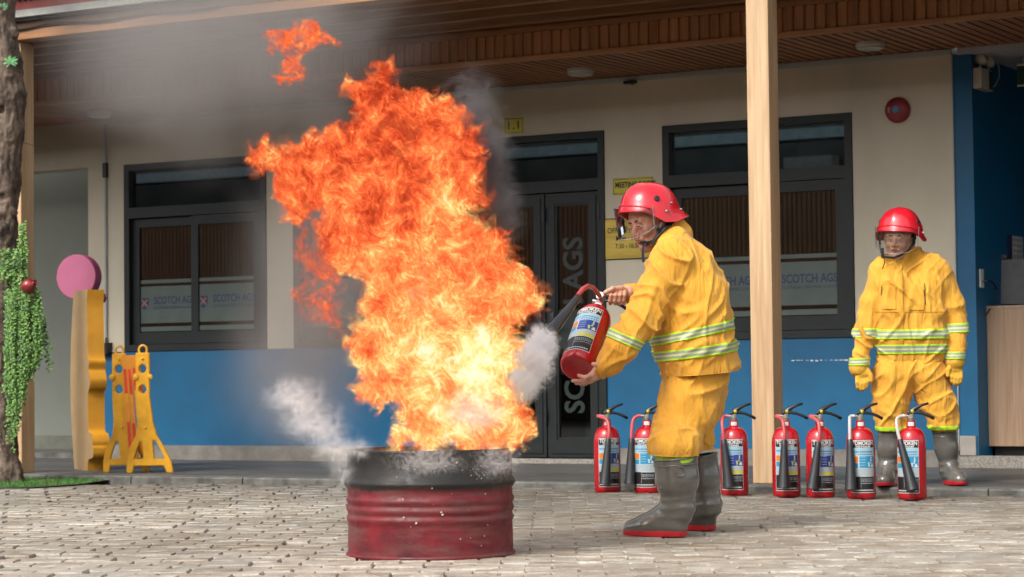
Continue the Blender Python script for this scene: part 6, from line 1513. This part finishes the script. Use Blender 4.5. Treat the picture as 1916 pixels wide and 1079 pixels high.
# grass patch, kerb stones at its edge, fallen leaves
gr = MB(); r_ = random.Random(31)
def gz(px): return np.interp(px, [-40, 60, 150, 210], [893, 891, 890, 893]), np.interp(px, [-40, 60, 150, 210], [917, 914, 908, 899])
for i in range(5200):
    px = r_.uniform(-40, 212); a_, b_ = gz(px); py = r_.uniform(a_, b_); p = onZ(px, py, .0)
    if p[1] > YE-.06: continue
    h = r_.uniform(.008, .030)*(1.0 if px < 150 else .7); an = r_.uniform(0, PI); w_ = .0028; l_ = r_.uniform(-.5, .5)
    dx, dy = math.cos(an)*w_, math.sin(an)*w_; z0 = .012
    gr.add([(p[0]-dx, p[1]-dy, z0), (p[0]+dx, p[1]+dy, z0), (p[0]+l_*h-dy, p[1]+dx+l_*h*.5, z0+h)], [(0, 1, 2)])
go = gr.build('grass', leafmat('grass_blade', (0.07, 0.21, 0.03), (0.03, 0.11, 0.015), .6)); stuff(go, 'short green grass and moss around the foot of the tree', 'grass')
so_m = MB(); bd_ = []
for px in range(-60, 221, 20): a_, b_ = gz(px); bd_.append((onZ(px, a_-1, .0), onZ(px, b_+.5, .0)))
for (a_, b_), (c_, d_) in zip(bd_, bd_[1:]): so_m.add([(a_[0], min(a_[1], YE-.05), .012), (b_[0], b_[1], .010), (d_[0], d_[1], .010), (c_[0], min(c_[1], YE-.05), .012)], [(0, 1, 2, 3)])
struct(so_m.build('soil', mat('moss_soil', (0.05, 0.06, 0.025), .9, var=.4, scale=25, bump=.6)))
for i, (px, py) in enumerate(((265, 913), (213, 908), (218, 903), (86, 924), (104, 926), (49, 935), (516, 934), (604, 925))):
    p = onZ(px, py, .006); mb = MB(); an = r_.uniform(-.3, .3); L_ = .075 if i in (0, 1) else .045
    t_ = CR*math.cos(an)+_F*math.sin(an); s_ = _F
    vs = [p-t_*L_*.5, p-t_*L_*.1+s_*.012, p+t_*L_*.5+np.array([0, 0, .006]), p-s_*.012+np.array([0, 0, .004])]
    o = mb.add([tuple(q) for q in vs], [(0, 1, 2, 3)]).build('fallen_leaf', mat('dry_leaf%d' % i, (0.55, 0.36, 0.07), .6))
    tag(o, ('long fallen yellow leaf on the paving right of the grass', 'yellow leaf at the right tip of the grass', 'small yellow leaf where the grass meets the walkway kerb', 'yellow leaf below the grass, left one of a close pair', 'yellow leaf below the grass, right one of a close pair', 'tiny yellow leaf nearest the foot of the tree', 'yellow leaf on the paving midway between grass and drum', 'yellow leaf on the paving just left of the drum')[i], 'leaf', 'fallen leaves on the paving')
bk = MB(); p = onZ(72, 903, .0); bk.box(-.14, .14, -.06, .06, .0, .02, bev=.008)
o = bk.build('brick', mat('broken_brick', (0.32, 0.12, 0.075), .85, var=.3, scale=30), None, loc=tuple(map(float, p))); o.rotation_euler = (0, 0, _th+.2); tag(o, 'flat broken red brick lying in the grass by the trunk', 'brick')
